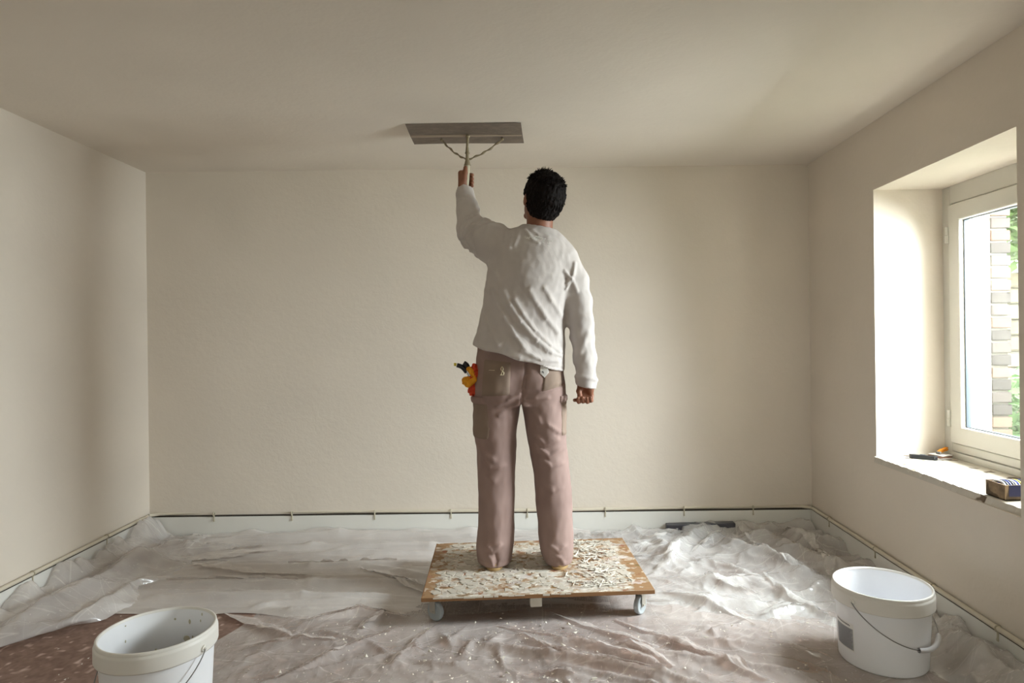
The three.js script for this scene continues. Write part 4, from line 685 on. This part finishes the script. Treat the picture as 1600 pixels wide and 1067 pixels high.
// a pleat: film folded over on itself along a line, so that it lies double there
function pleat(pts, w, height) {
  const c = new THREE.CatmullRomCurve3(pts.map(([x, d]) => V(x, 0, d))), n = Math.max(8, Math.round(c.getLength() / 0.02)), m = 5, pos = [], idx = [], uv = [], ph = rr(0, 9);
  for (let i = 0; i <= n; i++) { const u = i / n, q = c.getPoint(u), t = c.getTangent(u), nx = -t.z, nz = t.x, ww = w * (0.25 + 0.75 * Math.sin(Math.PI * clamp(u, 0.04, 0.96))) * (1 + 0.35 * n2(u * 5, ph));
    for (let k = 0; k <= m; k++) { const v = k / m, x = q.x + nx * ww * (v - 0.3), d = q.z + nz * ww * (v - 0.3); pos.push(x, Math.max(0.004, height(x, d)) + 0.0025 + 0.007 * (1 - v) * (1 - v), -d); uv.push(x * 0.9 + 0.37, d * 1.1); } }
  for (let i = 0; i < n; i++) for (let k = 0; k < m; k++) { const a = i * (m + 1) + k, b = a + m + 1; idx.push(a, a + 1, b, a + 1, b + 1, b); }
  const g = new THREE.BufferGeometry(); g.setAttribute('position', new THREE.Float32BufferAttribute(pos, 3)); g.setAttribute('uv', new THREE.Float32BufferAttribute(uv, 2)); g.setIndex(idx); g.computeVertexNormals(); return g;
}
function sheet(label, outline, cell, height, mat, pleats = []) {   // outline(u, v) -> [x, depth]
  const [nu, nv] = [Math.round(outline.w / cell), Math.round(outline.h / cell)], pos = [], idx = [], uv = [], known = [];
  for (let j = 0; j <= nv; j++) for (let i = 0; i <= nu; i++) { const [x, d] = outline.f(i / nu, j / nv), y = Math.max(0.0025, height(x, d, i / nu, j / nv)); pos.push(x, y, -d); uv.push(x, d); known.push([x, d, y]); }
  for (let j = 0; j < nv; j++) for (let i = 0; i < nu; i++) { const a = j * (nu + 1) + i, b = a + 1, c = a + nu + 1, e = c + 1; (i + j) % 2 ? idx.push(a, b, c, b, e, c) : idx.push(a, b, e, a, e, c); }
  const g = new THREE.BufferGeometry(); g.setAttribute('position', new THREE.Float32BufferAttribute(pos, 3)); g.setAttribute('uv', new THREE.Float32BufferAttribute(uv, 2)); g.setIndex(idx); g.computeVertexNormals();
  const cells = new Map(); for (const k of known) { const id = Math.round(k[0] / 0.02) + ',' + Math.round(k[1] / 0.02); if (!cells.has(id) || cells.get(id) < k[2]) cells.set(id, k[2]); }
  const top = (x, d) => cells.get(Math.round(x / 0.02) + ',' + Math.round(d / 0.02)) ?? 0.004;
  return tag(mesh('plastic_sheet', [g, ...pleats.map(([p, w]) => pleat(p, w, top))], mat), label, 'plastic sheet');
}
const PL = {
  front: [[[-0.16, 2.71], [0.05, 2.61], [0.24, 2.48]], [[0.06, 2.83], [0.27, 2.64], [0.49, 2.45]], [[0.24, 2.49], [0.47, 2.33]], [[-0.1, 2.68], [0.12, 2.41], [0.46, 2.27]], [[0.34, 2.75], [0.57, 2.5], [0.81, 2.24]], [[0.31, 2.52], [0.5, 2.33]], [[-0.93, 2.28], [-0.79, 2.44], [-0.58, 2.7]], [[-1.4, 2.86], [-0.98, 2.6]], [[-1.14, 2.53], [-0.95, 2.57], [-0.79, 2.57]], [[-0.5, 2.52], [-0.45, 2.66], [-0.41, 2.76]], [[-0.35, 2.57], [-0.29, 2.71]], [[-0.2, 2.54], [-0.13, 2.65]], [[-0.54, 2.38], [-0.47, 2.52]], [[0.05, 2.32], [0.14, 2.28]], [[-0.74, 2.67], [-0.67, 2.82]], [[-0.99, 2.76], [-0.79, 2.85], [-0.55, 2.8]]],
  right: [[[0.83, 3.14], [0.97, 3.11], [1.11, 3.13]], [[1.13, 3.17], [1.15, 2.93], [1.25, 2.73]], [[0.84, 3.18], [0.89, 3.05], [1.05, 2.97]], [[1.24, 3.89], [1.23, 3.49], [1.29, 3.22]], [[1.55, 3.54], [1.5, 3.3], [1.43, 3.12]], [[0.97, 2.74], [1.1, 2.8], [1.2, 2.82]], [[0.57, 3.72], [0.73, 3.74], [0.87, 3.89]], [[0.52, 3.51], [0.72, 3.54]], [[0.56, 3.23], [0.73, 3.4], [0.85, 3.71]], [[0.61, 3.02], [0.76, 2.88], [0.92, 2.68]], [[0.48, 2.95], [0.65, 2.91]], [[1.47, 3.93], [1.53, 3.68], [1.53, 3.37]], [[0.85, 3.5], [1.01, 3.7], [1.14, 3.88]]],
  left: [[[-2.0, 3.73], [-1.57, 3.68]], [[-1.89, 3.52], [-1.47, 3.65]], [[-1.83, 3.41], [-1.14, 3.27]], [[-1.88, 3.26], [-1.41, 3.22], [-0.89, 3.23]], [[-1.34, 3.47], [-0.75, 3.47]], [[-0.93, 3.36], [-0.55, 3.14]], [[-0.76, 3.23], [-0.53, 3.06]], [[-2.15, 3.6], [-1.93, 3.81]]],
};
const pleatsOf = (list, a, b) => list.map((p, i) => [p, lerp(a, b, ((i * 7) % 10) / 9)]);
const foldsOf = (list, w, h) => list.map((p) => [p, w, h]);
const fine = texture(512, 512, (u, v) => { const r = (f, s) => Math.pow(1 - Math.abs(tn(u, v, f, s)), 5); const a = 255 * clamp(0.45 * r(9, 1) + 0.35 * r(22, 2) + 0.3 * r(47, 3) + 0.1 * tn(u, v, 90, 6), 0, 1); return [a, a, a]; }, false);
const bumpy = (m, k) => { m.bumpMap = fine; m.bumpScale = k; return m; };
const under = (x, d) => smoothstep(Math.hypot(Math.max(0, Math.abs(x + 0.0) - 0.48), Math.max(0, Math.abs(d - 3.09) - 0.36)), 0, 0.3);   // flat below the platform
const bucketFlat = (x, d) => smoothstep(Math.hypot(x - 1.305, d - 2.412), 0.165, 0.3) * smoothstep(Math.hypot(x + 1.211, d - 2.05), 0.165, 0.3);

{ // rear left: long flat folds along the back wall, heaped up against the left wall
  const F = folds([
    [[[-2.1, 3.86], [-1.2, 3.92], [-0.4, 3.9]], 0.05, 0.035], [[[-2.0, 3.6], [-1.3, 3.72], [-0.6, 3.68], [0.1, 3.72]], 0.045, 0.035],
    [[[-1.95, 3.42], [-1.2, 3.4], [-0.55, 3.48]], 0.04, 0.03], [[[-1.9, 3.24], [-1.1, 3.16], [-0.5, 3.18]], 0.035, 0.028], [[[-1.5, 3.55], [-1.0, 3.62], [-0.6, 3.6]], 0.03, 0.02],
    [[[-1.8, 3.03], [-1.1, 3.02], [-0.5, 3.0]], 0.035, 0.03], [[[-0.9, 3.28], [-0.5, 3.14], [-0.1, 3.1]], 0.03, 0.025], [[[-1.0, 3.42], [-0.6, 3.3], [-0.2, 3.26]], 0.03, 0.02],
    [[[-1.75, 2.9], [-1.1, 2.87], [-0.55, 2.88]], 0.03, 0.022],
  ]);
  sheet('hazy plastic sheet spread in long flat folds along the back wall left of the platform', { w: 2.5, h: 1.2, f: (u, v) => { const d = lerp(2.84 + 0.03 * Math.sin(u * 9) + 0.02 * Math.sin(u * 23), 3.978, v); return [lerp(-2.12, 0.34, u), d]; } }, 0.011,
    (x, d, u, v) => (0.004 + F(x, d) + 0.004 * crumple(x * 0.5, d * 1.3, 3) + 0.012 * ridge(x * 0.45 + 0.2 * n2(x, d), d * 6.5, 3) + 0.007 * ridge(x * 0.8, d * 15, 8) + (v > 0.93 ? smoothstep(v, 0.93, 1) * (0.02 + 0.012 * n2(x * 4, 1)) : 0)) * lerp(0.15, 1, under(x, d)) * lerp(0.25, 1, smoothstep(v, 0, 0.06)), bumpy(film(0.6, 0.3, 0xf0eae6, 1), 0.0012), pleatsOf(PL.left, 0.03, 0.07));
  const G = folds([[[[-2.2, 2.2], [-2.14, 2.8], [-2.12, 3.4], [-2.1, 3.9]], 0.1, 0.1], [[[-2.02, 2.5], [-1.95, 2.9], [-1.98, 3.3]], 0.05, 0.06], [[[-2.3, 2.7], [-2.2, 3.0], [-2.02, 3.12]], 0.05, 0.05], [[[-2.25, 2.35], [-2.05, 2.65], [-1.88, 2.75]], 0.045, 0.05], [[[-2.3, 3.3], [-2.05, 3.45], [-1.8, 3.42]], 0.05, 0.05], [[[-2.3, 3.75], [-2.0, 3.7], [-1.75, 3.75]], 0.06, 0.05]]);
  sheet('crumpled plastic sheet heaped up along the foot of the left wall', { w: 0.75, h: 1.5, f: (u, v) => [lerp(-2.345 - 0.02 * (v - 0.4), -1.74 + 0.1 * Math.sin(v * 11) - 0.3 * (1 - v) * (1 - v) + 0.03 * Math.sin(v * 31), u), lerp(2.42 + 0.3 * u * u, 3.97, v)] }, 0.012,
    (x, d, u, v) => { const wall = 1 - smoothstep(u, 0.0, 0.22), h = 0.006 + G(x, d) * 0.8 + 0.025 * crumple(x * 0.9, d * 0.8, 9) * lerp(1, 0.3, u) + wall * (0.1 + 0.05 * n2(d * 3.2, 4) + 0.02 * n2(d * 11, 8)); return h * lerp(0.2, 1, smoothstep(Math.min(1 - u, v * 0.7), 0, 0.08)); }, bumpy(film(0.46, 0.2, 0xf0ebe8), 0.002));
}
{ // right rear: strongly rumpled, glossy
  const F = folds([...foldsOf(PL.right, 0.025, 0.05),
    [[[0.52, 3.3], [0.75, 3.5], [0.95, 3.8], [1.12, 3.95]], 0.06, 0.09], [[[1.0, 3.9], [1.12, 3.6], [1.3, 3.3], [1.36, 2.98]], 0.06, 0.1], [[[0.6, 3.2], [0.85, 3.1], [1.1, 3.12]], 0.045, 0.06],
    [[[0.7, 3.85], [0.72, 3.6], [0.62, 3.4]], 0.05, 0.07], [[[1.25, 3.9], [1.4, 3.55], [1.52, 3.2], [1.5, 2.9]], 0.06, 0.11], [[[1.5, 3.85], [1.6, 3.5]], 0.06, 0.11], [[[0.35, 3.82], [0.6, 3.9], [0.95, 3.88]], 0.05, 0.07],
    [[[0.85, 3.45], [1.0, 3.25], [1.15, 2.9]], 0.045, 0.06], [[[0.55, 3.05], [0.8, 2.92], [1.05, 2.86]], 0.04, 0.05], [[[0.45, 3.6], [0.6, 3.65], [0.85, 3.66]], 0.04, 0.05], [[[1.15, 3.2], [1.3, 3.15], [1.45, 3.25]], 0.04, 0.06], [[[1.1, 3.75], [1.3, 3.72], [1.55, 3.78]], 0.05, 0.06],
  ]);
  sheet('rumpled glossy plastic sheet in the back right corner between platform and window', { w: 1.45, h: 1.45, f: (u, v) => [lerp(0.26, 1.705, u), lerp(2.68 + 0.12 * Math.sin(u * 5 + 1) + 0.03 * Math.sin(u * 19), 3.975, v)] }, 0.009,
    (x, d, u, v) => (0.004 + F(x, d) * 0.58 + 0.02 * crumple(x * 0.9, d * 0.9, 21) + 0.016 * ridge((x + d) * 3.5, (x - d) * 1.2, 6) * smoothstep(v, 0.0, 0.5) + smoothstep(u, 0.85, 1) * (0.04 + 0.05 * n2(d * 4, 2)) + (x > 0.9 ? smoothstep(v, 0.9, 1) * 0.04 : 0)) * lerp(0.08, 1, under(x, d)) * lerp(0.15, 1, smoothstep(v, 0, 0.08)) * lerp(0.2, 1, bucketFlat(x, d)), bumpy(film(0.44, 0.1, 0xf5f3f1), 0.0025), pleatsOf(PL.right, 0.02, 0.07));
}
{ // front: thin clear sheet with long drawn folds fanning to the right
  const F = folds([...foldsOf(PL.front, 0.02, 0.026),
    [[[-0.3, 2.72], [0.1, 2.55], [0.55, 2.4], [1.0, 2.28]], 0.0245, 0.0320], [[[-0.1, 2.78], [0.3, 2.62], [0.8, 2.5], [1.2, 2.4]], 0.0210, 0.0240], [[[-0.35, 2.6], [0.05, 2.42], [0.45, 2.27], [0.75, 2.1]], 0.0245, 0.0360], [[[0.0, 2.4], [0.4, 2.22], [0.7, 2.05]], 0.0175, 0.0200],
    [[[0.2, 2.75], [0.7, 2.66], [1.1, 2.56]], 0.0175, 0.0176], [[[-0.5, 2.5], [-0.8, 2.35], [-1.1, 2.2]], 0.0140, 0.0176], [[[-0.9, 2.68], [-0.65, 2.55], [-0.5, 2.4]], 0.0112, 0.0128], [[[-1.15, 2.72], [-0.9, 2.62], [-0.75, 2.52]], 0.0084, 0.0128],
    [[[-0.4, 2.66], [-0.33, 2.52]], 0.0140, 0.0320], [[[-0.5, 2.62], [-0.46, 2.48]], 0.0126, 0.0240], [[[-0.25, 2.6], [-0.28, 2.45]], 0.0126, 0.0240], [[[-0.55, 2.44], [-0.3, 2.38], [-0.15, 2.42]], 0.0126, 0.0176], [[[-0.15, 2.5], [-0.12, 2.36]], 0.0105, 0.0176], [[[0.9, 2.72], [0.72, 2.62], [0.72, 2.55]], 0.0098, 0.0160],
    [[[-0.75, 2.3], [-0.5, 2.2], [-0.4, 2.28]], 0.0105, 0.0128], [[[0.1, 2.3], [0.12, 2.18]], 0.0098, 0.0144], [[[-0.2, 2.25], [-0.15, 2.15]], 0.0098, 0.0144],
  ]);
  sheet('thin clear plastic sheet covering the floor in front, creased and dusted with plaster', { w: 2.75, h: 1.35, f: (u, v) => { const d = lerp(1.7, 3.02, v); return [lerp(-1.3 + 0.05 * Math.sin(v * 9), 1.5 + 0.05 * Math.sin(v * 7), u), d]; } }, 0.0095,
    (x, d, u, v) => (0.003 + F(x, d) + 0.006 * crumple(x * 0.9, d * 0.9, 33) + 0.01 * ridge((x + 1.6 * d) * 3.2 + 0.3 * n2(x * 2, d * 2), (x * 1.6 - d) * 0.5, 4) * smoothstep(x, -0.6, 0.3) + 0.004 * ridge(x * 9, d * 9, 3)) * lerp(0.1, 1, under(x, d)) * lerp(0.15, 1, smoothstep(Math.min(u, 1 - u, 1 - v) * 10, 0, 1)) * lerp(0.15, 1, bucketFlat(x, d)) * (d > 2.9 ? 0.3 : 1), bumpy(film(0.4, 0.14, 0xf2eae6), 0.0022), pleatsOf(PL.front, 0.018, 0.06));
  const K = folds([[[[1.62, 1.75], [1.55, 2.0], [1.58, 2.3], [1.62, 2.6]], 0.08, 0.12], [[[1.35, 1.8], [1.45, 2.0], [1.5, 2.15]], 0.05, 0.08]]);
  sheet('grey rumpled plastic sheet bunched against the right wall behind the printed bucket', { w: 0.4, h: 1.3, f: (u, v) => [lerp(1.46 - 0.1 * Math.sin(v * 3.1) + 0.03 * Math.sin(v * 17) + 0.06, RX(2.2) - 0.02, u), lerp(1.6, 2.85, v)] }, 0.011,
    (x, d, u, v) => (0.004 + K(x, d) * 0.8 + 0.03 * crumple(x * 1.3, d * 1.3, 40) + smoothstep(u, 0.7, 1) * (0.05 + 0.05 * n2(d * 4, 7))) * lerp(0.2, 1, smoothstep(Math.min(u, v, 1 - v), 0, 0.08)) * lerp(0.15, 1, bucketFlat(x, d)), bumpy(film(0.5, 0.28, 0xe8e4e1), 0.0025));
}
{ // crumbs of plaster scattered over the sheets
  const geos = []; for (let k = 0; k < 900; k++) { const near = k < 600, x = near ? rr(-1, 1) * rr(0.1, 1.1) : rr(-1.9, 1.5), d = near ? rr(1.75, 2.72) : rr(1.75, 2.85); if (Math.hypot(x - 1.305, d - 2.412) < 0.2 || Math.hypot(x + 1.211, d - 2.05) < 0.2) continue;
    const s = rr(0.0015, 0.0055) * (rnd() < 0.06 ? 2.2 : 1); geos.push(new THREE.TetrahedronGeometry(s).scale(1.5, 0.5, 1).rotateY(rr(0, 6.3)).rotateX(rr(-0.3, 0.3)).translate(x, 0.016 + s * 0.3, -d)); }
  tag(mesh('plaster_crumbs', geos, std(0xd9d2c6, 0.9)), 'small white plaster crumbs scattered on the plastic in front of the platform', 'plaster crumbs', null, 'stuff');
}


renderer.render(scene, camera);
